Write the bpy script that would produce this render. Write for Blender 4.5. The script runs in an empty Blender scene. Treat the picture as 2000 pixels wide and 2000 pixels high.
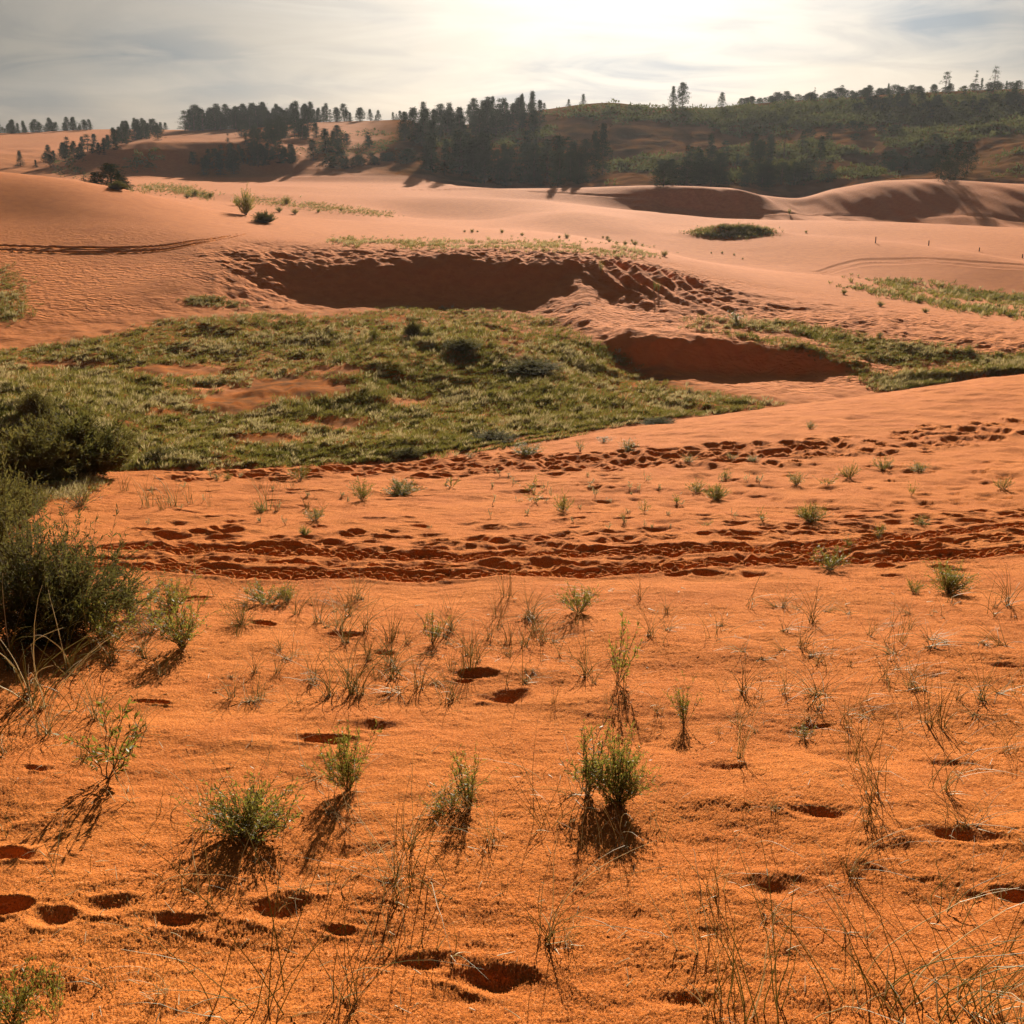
import bpy, math, random
import numpy as np

# ------------------------------------------------------------------ camera, sky, sun, exposure
scene = bpy.context.scene
C = scene.collection
PITCH = math.radians(18.8)
FPX = 2144.0                      # focal length in pixels of the 2000 px photograph
K = 2000.0 / 1932.0
cam_d = bpy.data.cameras.new('camera')
cam_d.sensor_width = 36.0
cam_d.lens = 36.0 * FPX / 2000.0
cam_d.clip_start = 0.1
cam_d.clip_end = 6000.0
cam = bpy.data.objects.new('camera', cam_d)
C.objects.link(cam)
cam.location = (0, 0, 0)
cam.rotation_euler = (math.radians(90) - PITCH, 0, 0)
scene.camera = cam

SUN_ELEV = math.radians(17.5)
SUN_AZ = math.radians(6.0)        # to the right of +Y
sun_dir = np.array([math.sin(SUN_AZ) * math.cos(SUN_ELEV), math.cos(SUN_AZ) * math.cos(SUN_ELEV), math.sin(SUN_ELEV)])
sd = bpy.data.lights.new('sun', 'SUN')
sd.energy = 5.0
sd.angle = math.radians(0.53)
sd.color = (1.0, 0.90, 0.74)
sun = bpy.data.objects.new('sun', sd)
C.objects.link(sun)
sun.rotation_euler = (math.radians(90) - SUN_ELEV, 0, math.radians(180) - SUN_AZ)

scene.view_settings.view_transform = 'Standard'
scene.view_settings.look = 'None'
scene.view_settings.exposure = 1.16
scene.view_settings.gamma = 1.0


def nn(t, kind, **kw):
    n = t.nodes.new(kind)
    for k, v in kw.items():
        if k.startswith('i_'):
            key = k[2:]
            key = int(key) if key.isdigit() else key.replace('_', ' ')
            n.inputs[key].default_value = v
        else:
            setattr(n, k, v)
    return n


def ramp(t, stops, fac=None, interp='LINEAR'):
    r = t.nodes.new('ShaderNodeValToRGB')
    r.color_ramp.interpolation = interp
    while len(r.color_ramp.elements) < len(stops):
        r.color_ramp.elements.new(0.5)
    for e, (p, c) in zip(r.color_ramp.elements, stops):
        e.position = p
        e.color = (c, c, c, 1) if not hasattr(c, '__len__') else (*c, 1)
    if fac is not None:
        t.links.new(fac, r.inputs[0])
    return r


def mixc(t, fac, a, b, blend='MIX'):
    m = t.nodes.new('ShaderNodeMix')
    m.data_type = 'RGBA'
    m.blend_type = blend
    for sock, val in ((m.inputs[0], fac), (m.inputs[6], a), (m.inputs[7], b)):
        if hasattr(val, 'is_linked'):
            t.links.new(val, sock)
        else:
            sock.default_value = val if not hasattr(val, '__len__') else (*val, 1)
    return m.outputs[2]


def mth(t, op, a, b=None, c=None, clamp=False):
    m = t.nodes.new('ShaderNodeMath')
    m.operation = op
    m.use_clamp = clamp
    for i, v in enumerate((a, b, c)):
        if v is None:
            continue
        if hasattr(v, 'is_linked'):
            t.links.new(v, m.inputs[i])
        else:
            m.inputs[i].default_value = v
    return m.outputs[0]


world = bpy.data.worlds.new('World')
scene.world = world
world.use_nodes = True
wt = world.node_tree
wt.nodes.clear()
w_out = nn(wt, 'ShaderNodeOutputWorld')
sky = nn(wt, 'ShaderNodeTexSky', sky_type='NISHITA', sun_disc=False)
sky.sun_elevation = SUN_ELEV
sky.sun_rotation = SUN_AZ
sky.air_density = 1.0
sky.dust_density = 1.0
bg1 = nn(wt, 'ShaderNodeBackground', i_Strength=0.05)
wt.links.new(sky.outputs[0], bg1.inputs[0])
tc = nn(wt, 'ShaderNodeTexCoord')
sep = nn(wt, 'ShaderNodeSeparateXYZ')
wt.links.new(tc.outputs['Generated'], sep.inputs[0])
zc = mth(wt, 'MAXIMUM', sep.outputs[2], 0.0)
zd = mth(wt, 'ADD', zc, 0.20)
cx = mth(wt, 'DIVIDE', sep.outputs[0], zd)
cy = mth(wt, 'DIVIDE', sep.outputs[1], zd)
comb = nn(wt, 'ShaderNodeCombineXYZ')
wt.links.new(cx, comb.inputs[0])
wt.links.new(mth(wt, 'MULTIPLY', cy, 1.0), comb.inputs[1])


def cloud(scale, detail, rot, stretch, off, dist=0.6, rough=0.55):
    mp = nn(wt, 'ShaderNodeMapping')
    mp.inputs['Location'].default_value = off
    mp.inputs['Rotation'].default_value = (0, 0, math.radians(rot))
    mp.inputs['Scale'].default_value = stretch
    wt.links.new(comb.outputs[0], mp.inputs[0])
    n = nn(wt, 'ShaderNodeTexNoise', i_Scale=scale, i_Detail=detail, i_Roughness=rough, i_Distortion=dist)
    wt.links.new(mp.outputs[0], n.inputs['Vector'])
    return n.outputs[0]


c1 = ramp(wt, [(0.40, 0.0), (0.58, 1.0)], cloud(1.1, 5, 12, (1.0, 0.8, 1), (3.1, 1.7, 0), 0.3, 0.45)).outputs[0]
c2 = ramp(wt, [(0.42, 0.0), (0.62, 1.0)], cloud(2.3, 7, -14, (0.8, 1.3, 1), (0.4, 5.2, 0), 0.9)).outputs[0]
# closeness to the sun
dot = nn(wt, 'ShaderNodeVectorMath', operation='DOT_PRODUCT')
wt.links.new(tc.outputs['Generated'], dot.inputs[0])
dot.inputs[1].default_value = tuple(sun_dir)
d = mth(wt, 'MAXIMUM', dot.outputs['Value'], 0.0)
glow1 = mth(wt, 'POWER', d, 8.0)
glow2 = mth(wt, 'POWER', d, 28.0)
base = mixc(wt, c1, (0.20, 0.265, 0.34), (0.53, 0.49, 0.445))
base = mixc(wt, mth(wt, 'MULTIPLY', c2, 0.55), base, (0.66, 0.60, 0.53))
bright = mth(wt, 'ADD', mth(wt, 'MULTIPLY', glow1, 0.62), mth(wt, 'MULTIPLY', glow2, 0.9))
bright = mth(wt, 'MULTIPLY', mth(wt, 'ADD', bright, 0.05), 0.80)
bg2 = nn(wt, 'ShaderNodeBackground')
wt.links.new(base, bg2.inputs[0])
wt.links.new(bright, bg2.inputs[1])
addw = nn(wt, 'ShaderNodeMixShader', i_0=0.94)
wt.links.new(bg1.outputs[0], addw.inputs[1])
wt.links.new(bg2.outputs[0], addw.inputs[2])
wt.links.new(addw.outputs[0], w_out.inputs[0])

scene.cycles.use_denoising = True
scene.cycles.max_bounces = 6
scene.cycles.diffuse_bounces = 1
scene.cycles.transmission_bounces = 4
scene.cycles.transparent_max_bounces = 6
scene.cycles.volume_bounces = 0

# ------------------------------------------------------------------ helpers
SP, CP = math.sin(PITCH), math.cos(PITCH)


def ray(u, v):
    """direction through point (u, v) of the 1932 px view: azimuth from +Y, height per metre of ground distance"""
    a = (np.asarray(u, float) * K - 1000.0) / FPX
    b = (1000.0 - np.asarray(v, float) * K) / FPX
    dy, dz = CP + b * SP, -SP + b * CP
    return np.arctan2(a, dy), dz / np.hypot(a, dy)


def project(x, y, z):
    dep = y * CP - z * SP
    up = y * SP + z * CP
    dep = np.where(np.abs(dep) < 1e-6, 1e-6, dep)
    return (1000 + FPX * x / dep) / K, (1000 - FPX * up / dep) / K, dep


def hash2(ix, iy, seed):
    h = (ix.astype(np.int64) * 374761393 + iy.astype(np.int64) * 668265263 + seed * 974634777) & 0xFFFFFFFF
    h = ((h ^ (h >> 13)) * 1274126177) & 0xFFFFFFFF
    h = h ^ (h >> 16)
    return (h & 0xFFFFFF) / float(0xFFFFFF)


def vnoise(x, y, seed=0):
    ix, iy = np.floor(x), np.floor(y)
    fx, fy = x - ix, y - iy
    fx = fx * fx * (3 - 2 * fx)
    fy = fy * fy * (3 - 2 * fy)
    ix = ix.astype(np.int64)
    iy = iy.astype(np.int64)
    a, b = hash2(ix, iy, seed), hash2(ix + 1, iy, seed)
    c, d_ = hash2(ix, iy + 1, seed), hash2(ix + 1, iy + 1, seed)
    return (a + (b - a) * fx) * (1 - fy) + (c + (d_ - c) * fx) * fy - 0.5


def fbm(x, y, seed=0, octv=4, gain=0.5):
    s, amp = 0, 1.0
    for o in range(octv):
        s = s + amp * vnoise(x * 2 ** o + 17.3 * o, y * 2 ** o - 9.1 * o, seed + o)
        amp *= gain
    return s


def sstep(a, b, x):
    t = np.clip((x - a) / (b - a), 0, 1)
    return t * t * (3 - 2 * t)


def pchip_d(xk, yk):
    """Fritsch-Carlson slopes along axis 0; xk, yk (N, M)"""
    h = np.diff(xk, axis=0)
    dl = np.diff(yk, axis=0) / h
    m = np.zeros_like(yk)
    w1, w2 = 2 * h[1:] + h[:-1], h[1:] + 2 * h[:-1]
    ok = dl[:-1] * dl[1:] > 0
    with np.errstate(divide='ignore', invalid='ignore'):
        hm = (w1 + w2) / (w1 / dl[:-1] + w2 / dl[1:])
    m[1:-1] = np.where(ok, hm, 0)
    m[0], m[-1] = dl[0], dl[-1]
    return m


def herm(x0, x1, y0, y1, m0, m1, s):
    h = x1 - x0
    s2, s3 = s * s, s * s * s
    return (2 * s3 - 3 * s2 + 1) * y0 + (s3 - 2 * s2 + s) * h * m0 + (-2 * s3 + 3 * s2) * y1 + (s3 - s2) * h * m1


def pchip(xk, yk, x):
    xk, yk = np.asarray(xk, float), np.asarray(yk, float)
    m = pchip_d(xk[:, None], yk[:, None])[:, 0]
    x = np.clip(x, xk[0], xk[-1])
    i = np.clip(np.searchsorted(xk, x) - 1, 0, len(xk) - 2)
    return herm(xk[i], xk[i + 1], yk[i], yk[i + 1], m[i], m[i + 1], (x - xk[i]) / (xk[i + 1] - xk[i]))


# ------------------------------------------------------------------ terrain: ridge lines at their own distances
AZ_IN = math.radians(31)
NC_IN, NC_OUT = 1150, 70
az = np.concatenate([np.linspace(-math.radians(62), -AZ_IN, NC_OUT, endpoint=False),
                     np.linspace(-AZ_IN, AZ_IN, NC_IN),
                     np.linspace(AZ_IN, math.radians(62), NC_OUT + 1)[1:]])
NCOL = len(az)
layers = []       # (D[NCOL], z[NCOL], rows to the next layer)


def near(Y, z, rows):
    layers.append([Y / np.cos(np.clip(az, -1.0, 1.0)) , np.full(NCOL, float(z)), rows])


def seen(pts, rows):
    p = np.array(pts, float)
    a, t = ray(p[:, 0], p[:, 1])
    zz = t * p[:, 2]
    layers.append([pchip(a, p[:, 2], az), pchip(a, zz, az), rows])


def behind(dd, dz, rows):
    D, z, _ = layers[-1]
    layers.append([D + dd, z - dz, rows])


def udep(pts):
    p = np.array(pts, float)
    return np.interp((1000 + FPX * np.tan(np.clip(az, -1, 1)) * 1.056) / K, p[:, 0], p[:, 1])


def flat(pts, rows):
    """points (u, D, z) at horizon height"""
    p = np.array(pts, float)
    a, _ = ray(p[:, 0], np.full(len(p), 400.0))
    layers.append([pchip(a, p[:, 1], az), pchip(a, p[:, 2], az), rows])


near(0.2, -1.95, 6)
near(1.5, -2.20, 30)
near(2.45, -2.41, 250)
near(4.0, -2.66, 270)
near(6.6, -3.11, 240)
near(10.0, -3.76, 220)
near(13.0, -4.35, 330)
seen([(-400, 905, 16), (190, 892, 17.2), (400, 888, 17.5), (600, 882, 18), (800, 868, 19.5), (1000, 840, 21.5), (1200, 802, 24.5), (1470, 768, 28.5), (1700, 738, 33), (1932, 708, 38), (2300, 665, 42)], 14)
behind(4.5, 2.0, 10)
flat([(-300, 26, -8.2), (0, 26, -8.2), (800, 30, -8.4), (1200, 36, -9.0), (1500, 41.5, -9.8), (1932, 48, -9.9), (2300, 49, -9.8)], 50)
seen([(-300, 745, 36), (0, 755, 36), (130, 752, 36), (280, 775, 36), (500, 802, 35), (800, 785, 37), (1100, 765, 39), (1300, 742, 44), (1500, 737, 46), (1932, 720, 51), (2300, 700, 51)], 50)
seen([(-300, 690, 46), (0, 690, 46), (200, 705, 45), (400, 695, 46), (700, 660, 47), (900, 645, 48), (1050, 665, 48), (1130, 684, 48.6), (1200, 698, 49), (1300, 705, 49.2), (1400, 710, 49.7), (1500, 710, 49.9), (1650, 703, 50), (1800, 703, 50.5), (1932, 703, 50.5), (2300, 700, 51)], 60)
seen([(-300, 660, 54), (0, 655, 54), (250, 615, 57), (400, 600, 59), (500, 591, 61), (620, 583, 63.3), (740, 581, 64.3), (900, 580, 64.2), (1000, 593, 61.5), (1050, 604, 58.5), (1090, 615, 55.5), (1130, 626, 53.2), (1170, 632, 51.8), (1200, 637, 51.0), (1300, 640, 51.2), (1400, 645, 51.8), (1500, 652, 51.7), (1600, 682, 51.0), (1680, 697, 51.8), (1932, 695, 52.5), (2300, 690, 53)], 40)
seen([(-300, 575, 62), (0, 575, 62), (250, 545, 64), (330, 522, 66), (400, 505, 67.9), (450, 523, 66.9), (500, 546, 66.0), (600, 573, 65.2), (740, 578, 64.95), (900, 576, 64.9), (980, 562, 65.3), (1040, 545, 65.8), (1085, 522, 67.3), (1120, 550, 64.5), (1160, 575, 62), (1250, 600, 59), (1400, 625, 56.5), (1600, 645, 56.5), (1800, 665, 55), (1932, 672, 54.8), (2300, 680, 55)], 60)
seen([(-300, 500, 71), (0, 500, 71), (300, 495, 70.5), (400, 490, 69.4), (450, 492, 69.2), (500, 491, 70.1), (600, 491, 70.9), (700, 485, 71.2), (780, 479, 71.4), (900, 481, 70.8), (1000, 483, 70.0), (1040, 485, 69.6), (1090, 490, 69.3), (1150, 500, 69), (1250, 520, 69), (1400, 580, 64), (1600, 612, 61), (1800, 640, 58), (1932, 652, 57), (2300, 670, 57)], 90)
seen([(-300, 420, 82), (0, 420, 82), (250, 430, 80), (450, 440, 80), (700, 455, 80), (900, 463, 80), (1150, 470, 79), (1300, 498, 79), (1500, 545, 75), (1700, 568, 75), (1932, 600, 72), (2300, 620, 70)], 80)
seen([(-300, 300, 95), (0, 325, 95), (120, 338, 95), (250, 362, 95), (350, 385, 95), (450, 403, 98), (600, 412, 105), (750, 420, 105), (1000, 435, 105), (1200, 463, 100), (1350, 495, 95), (1500, 515, 90), (1600, 526, 87), (1700, 545, 85), (1932, 580, 82), (2300, 610, 80)], 30)
behind(12, 1.3, 60)
seen([(-300, 360, 145), (0, 360, 145), (250, 368, 142), (450, 384, 140), (650, 392, 138), (800, 415, 138), (900, 419, 138), (1000, 409, 138), (1080, 401, 138), (1180, 412, 138), (1250, 428, 136), (1350, 436, 133), (1450, 439, 129), (1600, 447, 125), (1700, 456, 121), (1800, 469, 115), (1932, 490, 110), (2300, 530, 105)], 10)
behind(11, 0.9, 44)
seen([(-300, 352, 172), (250, 354, 172), (450, 362, 172), (700, 368, 174), (1000, 378, 174), (1200, 398, 170), (1350, 413, 166), (1420, 414, 163), (1490, 414, 160), (1700, 418, 156), (1932, 428, 152), (2300, 450, 150)], 10)
behind(9, 0.7, 40)
seen([(-300, 342, 216), (100, 340, 216), (250, 341, 220), (450, 342, 224), (620, 343, 222), (750, 345, 221), (820, 349, 216), (900, 353, 206), (950, 354, 202), (1100, 352, 200), (1250, 348, 190), (1370, 352, 187), (1440, 366, 188), (1500, 372, 188), (1580, 354, 190), (1680, 340, 189), (1760, 339, 188), (1850, 343, 186), (1932, 347, 184), (2300, 352, 185)], 24)
behind(9, udep([(0, -.2), (200, -.4), (450, -.9), (600, -1.2), (780, -1.2), (860, 0.2), (920, 0.8), (2000, 0.8)]), 40)
seen([(-300, 300, 244), (0, 305, 252), (90, 312, 252), (200, 278, 250), (300, 263, 250), (450, 259, 250), (520, 270, 250), (600, 300, 248), (680, 309, 248), (780, 307, 248), (850, 322, 246), (1000, 336, 240), (1300, 340, 232), (1500, 338, 228), (1650, 328, 232), (1740, 318, 240), (1850, 287, 250), (1932, 285, 250), (2300, 275, 250)], 60)
seen([(-300, 295, 300), (0, 290, 300), (150, 288, 300), (300, 268, 295), (450, 262, 290), (600, 252, 290), (700, 266, 290), (770, 258, 290), (850, 268, 290), (1000, 275, 288), (1200, 268, 288), (1400, 268, 288), (1600, 262, 288), (1850, 248, 290), (1932, 240, 290), (2300, 230, 290)], 70)
seen([(-300, 245, 385), (0, 251, 385), (200, 244, 385), (330, 245, 380), (450, 243, 370), (600, 231, 365), (700, 228, 365), (760, 226, 360), (820, 240, 355), (900, 232, 350), (1020, 208, 350), (1150, 194, 350), (1250, 204, 350), (1330, 204, 350), (1400, 198, 350), (1500, 190, 350), (1600, 184, 350), (1700, 177, 350), (1932, 168, 350), (2300, 160, 350)], 12)
behind(60, 3.0, 6)
behind(250, 8.0, 4)
behind(350, 10.0, 1)

LD = np.array([l[0] for l in layers])
LZ = np.array([l[1] for l in layers])
for i in range(1, len(LD)):
    LD[i] = np.maximum(LD[i], LD[i - 1] + 0.5)
NL = len(LD)
LM = pchip_d(LD, LZ)
rowsD, rowsZ, rowsT = [], [], []
for i in range(NL - 1):
    n = layers[i][2]
    for k in range(n):
        s = k / n
        x = LD[i] + (LD[i + 1] - LD[i]) * s
        rowsD.append(x)
        rowsZ.append(herm(LD[i], LD[i + 1], LZ[i], LZ[i + 1], LM[i], LM[i + 1], s))
        rowsT.append(np.full(NCOL, i + s))
rowsD.append(LD[-1]); rowsZ.append(LZ[-1]); rowsT.append(np.full(NCOL, float(NL - 1)))
GD, GZ, GT = np.array(rowsD), np.array(rowsZ), np.array(rowsT)
NROW = len(GD)
GX, GY = GD * np.sin(az), GD * np.cos(az)
PU, PV, _ = project(GX, GY, GZ)


def pl(pts, x):
    p = np.array(pts, float)
    return np.interp(x, p[:, 0], p[:, 1])


def visible_min():
    """lowest picture row reached so far along each column"""
    _, v, _ = project(GX, GY, GZ)
    v[0:8] = 5000
    return np.minimum.accumulate(v, axis=0)


VM = visible_min()


def hit(u, v):
    """ground point seen at (u, v)"""
    a = ray(u, v)[0]
    j = int(np.clip(np.searchsorted(az, a), 0, NCOL - 1))
    i = int(np.searchsorted(-VM[:, j], -v))
    i = min(i, NROW - 1)
    return GX[i, j], GY[i, j], GZ[i, j]


def ground(x, y):
    a, D = math.atan2(x, y), math.hypot(x, y)
    j = int(np.clip(np.searchsorted(az, a), 1, NCOL - 1))
    if a - az[j - 1] < az[j] - a:
        j -= 1
    return float(np.interp(D, GD[:, j], GZ[:, j]))


# broad unevenness -----------------------------------------------------------
T = GT
near_m = 1 - sstep(7.0, 7.3, T)
basin_m = sstep(8.6, 9.4, T) * (1 - sstep(12, 13.2, T))
grassy = basin_m * np.clip(sstep(0, 60, pl([(-500, 700), (0, 655), (250, 610), (500, 592), (740, 582), (900, 582), (1050, 605), (1200, 680), (1300, 725), (1470, 762), (2500, 1000)], PU) * -1 + PV + 30), 0, 1)
hill_m = sstep(22.6, 23.2, T)
GZ += near_m * (0.05 * fbm(GX * 0.35, GY * 0.35, 3, 3) + 0.06 * fbm(GX * 1.4, GY * 1.9, 5, 3) * sstep(1, 3, GD)
                + 0.008 * fbm(GX * 7.0, GY * 11.0, 8, 3))
GRAIN = np.random.default_rng(1).random(GZ.shape)
GZ += grassy * (0.48 * fbm(GX * 0.35, GY * 0.35, 11, 4) + 0.16 * np.abs(fbm(GX * 1.3, GY * 1.3, 12, 3)))
GZ += basin_m * (1 - grassy) * 0.10 * fbm(GX * 1.2, GY * 1.2, 14, 3)
mid_m = sstep(13, 13.8, T) * (1 - sstep(22, 23, T))
GZ += mid_m * (0.10 * fbm(GX * 0.08, GY * 0.12, 21, 3) + 0.55 * sstep(17, 18.5, T) * vnoise(GX * 0.045, GY * 0.05, 23))
GZ += hill_m * (1 - sstep(25, 25.6, T)) * (3.2 * fbm(GX * 0.035, GY * 0.035, 31, 5, 0.55) + 1.0 * np.abs(fbm(GX * 0.12, GY * 0.12, 33, 3))) * (0.35 + 0.65 * sstep(700, 900, PU))
mx_, my_, _ = hit(1385, 441)
mound = np.exp(-((GX - mx_) / 4.2) ** 2 - ((GY - my_) / 2.6) ** 2)
GZ += mound * 1.25 * (1 + 0.4 * fbm(GX * 0.6, GY * 0.6, 58, 3))
GZ += sstep(20.3, 20.8, T) * (1 - sstep(21.7, 22, T)) * sstep(1150, 1300, PU) * 1.1 * (fbm(GX * 0.22 + GY * 0.03, GY * 0.05, 59, 3))
# erosion spurs beside the slip face
slipz = sstep(10.6, 11.4, T) * (1 - sstep(14.2, 14.8, T)) * (1 - grassy)
slipz *= sstep(330, 480, PU)
GZ += slipz * (0.22 * fbm(GX * 0.9, GY * 0.9, 44, 3) + 0.05 * fbm(GX * 4, GY * 4, 45, 2))
spur = np.exp(-((PU - 1220) / 150) ** 2) * sstep(13.1, 13.7, T) * (1 - sstep(14, 14.7, T))
warp = GX * 1.5 + GY * 0.55 + 1.4 * fbm(GX * 0.3, GY * 0.3, 41, 2)
GZ += spur * 0.55 * (np.abs((warp * 0.55) % 1.0 - 0.5) * 2 - 0.5) * (0.6 + fbm(GX * 0.2, GY * 0.2, 47, 2))
slip_top = sstep(13.4, 13.95, T) * (1 - sstep(14.05, 14.8, T)) * sstep(330, 450, PU) * (1 - sstep(1350, 1500, PU))
GZ += slip_top * (0.22 * fbm(GX * 0.35, GY * 0.5, 51, 4, 0.6) - 0.16 * np.abs(fbm(GX * 1.1 + GY * .5, GY * 1.6, 52, 3)))
bowl_top = sstep(11.5, 11.95, T) * (1 - sstep(12.0, 12.6, T)) * sstep(1080, 1180, PU) * (1 - sstep(1600, 1700, PU))
GZ += bowl_top * 0.30 * fbm(GX * 0.5, GY * 0.6, 56, 4, 0.6)
VM = visible_min()

# footprints, hoof marks and wheel tracks -------------------------------------
rng = random.Random(7)
PIT, RIM, BASEZ = np.zeros_like(GZ), np.zeros_like(GZ), GZ.copy()


def dent(x0, y0, a, b, ang, depth, rim=0.35, soft=0.0):
    R = max(a, b) * 2.0
    A, D0 = math.atan2(x0, y0), math.hypot(x0, y0)
    j0, j1 = np.searchsorted(az, A - R / D0), np.searchsorted(az, A + R / D0)
    if j1 <= j0:
        return
    jc = min((j0 + j1) // 2, NCOL - 1)
    i0, i1 = np.searchsorted(GD[:, jc], D0 - R), np.searchsorted(GD[:, jc], D0 + R)
    if i1 <= i0:
        return
    sl = (slice(i0, i1), slice(j0, j1))
    dx, dy = GX[sl] - x0, GY[sl] - y0
    c, s = math.cos(ang), math.sin(ang)
    p, q = (dx * c + dy * s) / a, (-dx * s + dy * c) / b
    wob = 0.05 * np.sin(2 * np.arctan2(q, p) + x0 * 7) + 0.06 * np.sin(3 * np.arctan2(q, p) + y0 * 5)
    r = np.sqrt(p * p + q * q) * (1 + wob + 0.30 * vnoise(GX[sl] * 16, GY[sl] * 16, 3) + 0.35 * vnoise(GX[sl] * 6, GY[sl] * 6, 4))
    PIT[sl] = np.minimum(PIT[sl], -depth * np.exp(-(r * r) * 1.7))
    RIM[sl] = np.maximum(RIM[sl], 0.7 * rim * depth * np.exp(-((r - 1.35) / 0.38) ** 2) * sstep(0.6, 1.2, r) * (0.6 + 0.5 * np.sin(np.arctan2(q, p) * 2 + x0)))


def dent_px(u, v, wpx, depth=None, asp=0.5, ang=None, rim=0.35):
    x, y, z = hit(u, v)
    w = 0.92 * wpx * K / FPX * math.sqrt(x * x + y * y + z * z)
    if ang is None:
        ang = rng.uniform(-0.35, 0.35)
    dent(x, y, w / 2 * 1.1, w / 2 * asp * 0.95, ang * 0.6, (depth if depth else w * 0.2) * 1.1, rim)


for q in [(790, 1818, 150, .022, .45, -.25), (925, 1846, 175, .042, .55, -.35), (525, 1714, 140, .038, .6, .18), (205, 1706, 95, .02, .5, 0),
          (330, 1738, 120, .02, .4, -.1), (10, 1712, 70, .05, .7, 0), (98, 1730, 90, .03, .6, -.4), (12, 1614, 90, .06, .7, 0),
          (1452, 1668, 170, .034, .55, -.05), (1562, 1530, 115, .036, .5, -.4), (1800, 1572, 140, .04, .5, -.25), (955, 1316, 82, .05, .75, -.1),
          (885, 1270, 95, .036, .5, -.45), (872, 1284, 40, .03, .5, -.4), (714, 1232, 66, .045, .7, -.2), (640, 1198, 70, .045, .5, -.3), (497, 1177, 44, .05, .6, -.1),
          (372, 1127, 46, .05, .6, 0), (1362, 1447, 150, .015, .25, -.25), (1300, 1885, 130, .02, .4, -.3), (640, 1755, 60, .02, .5, -.3),
          (1925, 1690, 90, .04, .6, -.2), (1700, 1600, 160, .014, .4, -.1), (660, 1610, 160, .015, .4, .1), (700, 1370, 110, .02, .4, .1), (600, 1395, 110, .03, .4, .1),
          (1530, 1372, 70, .02, .3, .1), (1900, 1255, 90, .02, .3, 0), (1780, 1440, 120, .016, .3, -.1), (290, 1325, 60, .03, .3, 0), (70, 1450, 50, .02, .5, 0),
          (1420, 1083, 52, .075, .75, 0), (1335, 1083, 46, .07, .7, 0), (1270, 1085, 44, .07, .7, 0), (1477, 1070, 36, .06, .6, 0), (1675, 1068, 40, .07, .6, 0),
          (1578, 1068, 44, .06, .6, 0), (1785, 1070, 44, .07, .6, 0), (1240, 1030, 44, .07, .6, 0), (955, 1088, 50, .05, .6, 0), (1690, 1085, 60, .03, .4, 0),
          (600, 925, 40, .04, .4, 0), (1640, 965, 40, .03, .4, 0), (1270, 945, 36, .03, .4, 0), (1660, 1010, 36, .04, .4, 0)]:
    dent_px(*q)
TOPL = [(200, 1032), (600, 1042), (900, 1050), (1200, 1042), (1400, 1034), (1700, 1015), (1932, 992), (2100, 975)]
BOTL = [(200, 1073), (600, 1080), (900, 1084), (1200, 1075), (1500, 1062), (1700, 1052), (1932, 1036), (2100, 1022)]
for k in range(320):                                   # people walked along the wheel tracks
    u = rng.uniform(235, 2050)
    v = pl(TOPL, u) + rng.choice([rng.gauss(-22, 13), rng.gauss(21, 7)])
    x, y, z = hit(u, v)
    s = rng.uniform(0.10, 0.17)
    dent(x, y, s, s * rng.uniform(.5, .8), rng.uniform(-.5, .5), rng.uniform(.035, .07), .5)
BAND = [(300, 886), (500, 883), (650, 879), (850, 876), (1000, 872), (1200, 866), (1400, 855), (1600, 843), (1800, 822), (2100, 800)]
for k in range(700):                                   # trodden band near the crest
    u = 300 + 1750 * rng.random() ** 0.9
    if u > 1400 and rng.random() < 0.45:
        continue
    v = pl(BAND, u) + rng.gauss(0, 8.5 + 6 * max(0, (u - 1300) / 600))
    x, y, z = hit(u, v)
    s = rng.uniform(0.11, 0.2)
    dent(x, y, s, s * rng.uniform(.6, 1.0), rng.uniform(-.8, .8), rng.uniform(.06, .10), .6)
for k in range(300):
    u = rng.uniform(900, 2050)
    v = rng.uniform(870, 1015)
    if rng.random() > (u - 700) / 1100:
        continue
    x, y, z = hit(u, v)
    s = rng.uniform(0.09, 0.16)
    dent(x, y, s, s * rng.uniform(.5, .8), rng.uniform(-.5, .5), rng.uniform(.02, .05), .4)
for k in range(140):
    u, v = rng.uniform(240, 2000), rng.uniform(900, 1010)
    x, y, z = hit(u, v)
    s = rng.uniform(0.1, 0.22)
    dent(x, y, s, s * rng.uniform(.3, .6), rng.uniform(-.3, .3), rng.uniform(.008, .03), .4)
for k in range(900):                                   # faint old marks over the foreground
    u, v = rng.uniform(-50, 2000), rng.uniform(1095, 1932)
    x, y, z = hit(u, v)
    s = rng.uniform(0.04, 0.14)
    dent(x, y, s, s * rng.uniform(.2, .5), rng.uniform(-.4, .4), rng.uniform(.001, .005), .5)


GZ += PIT + RIM * np.clip(1 + PIT / 0.03, 0, 1)


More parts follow.
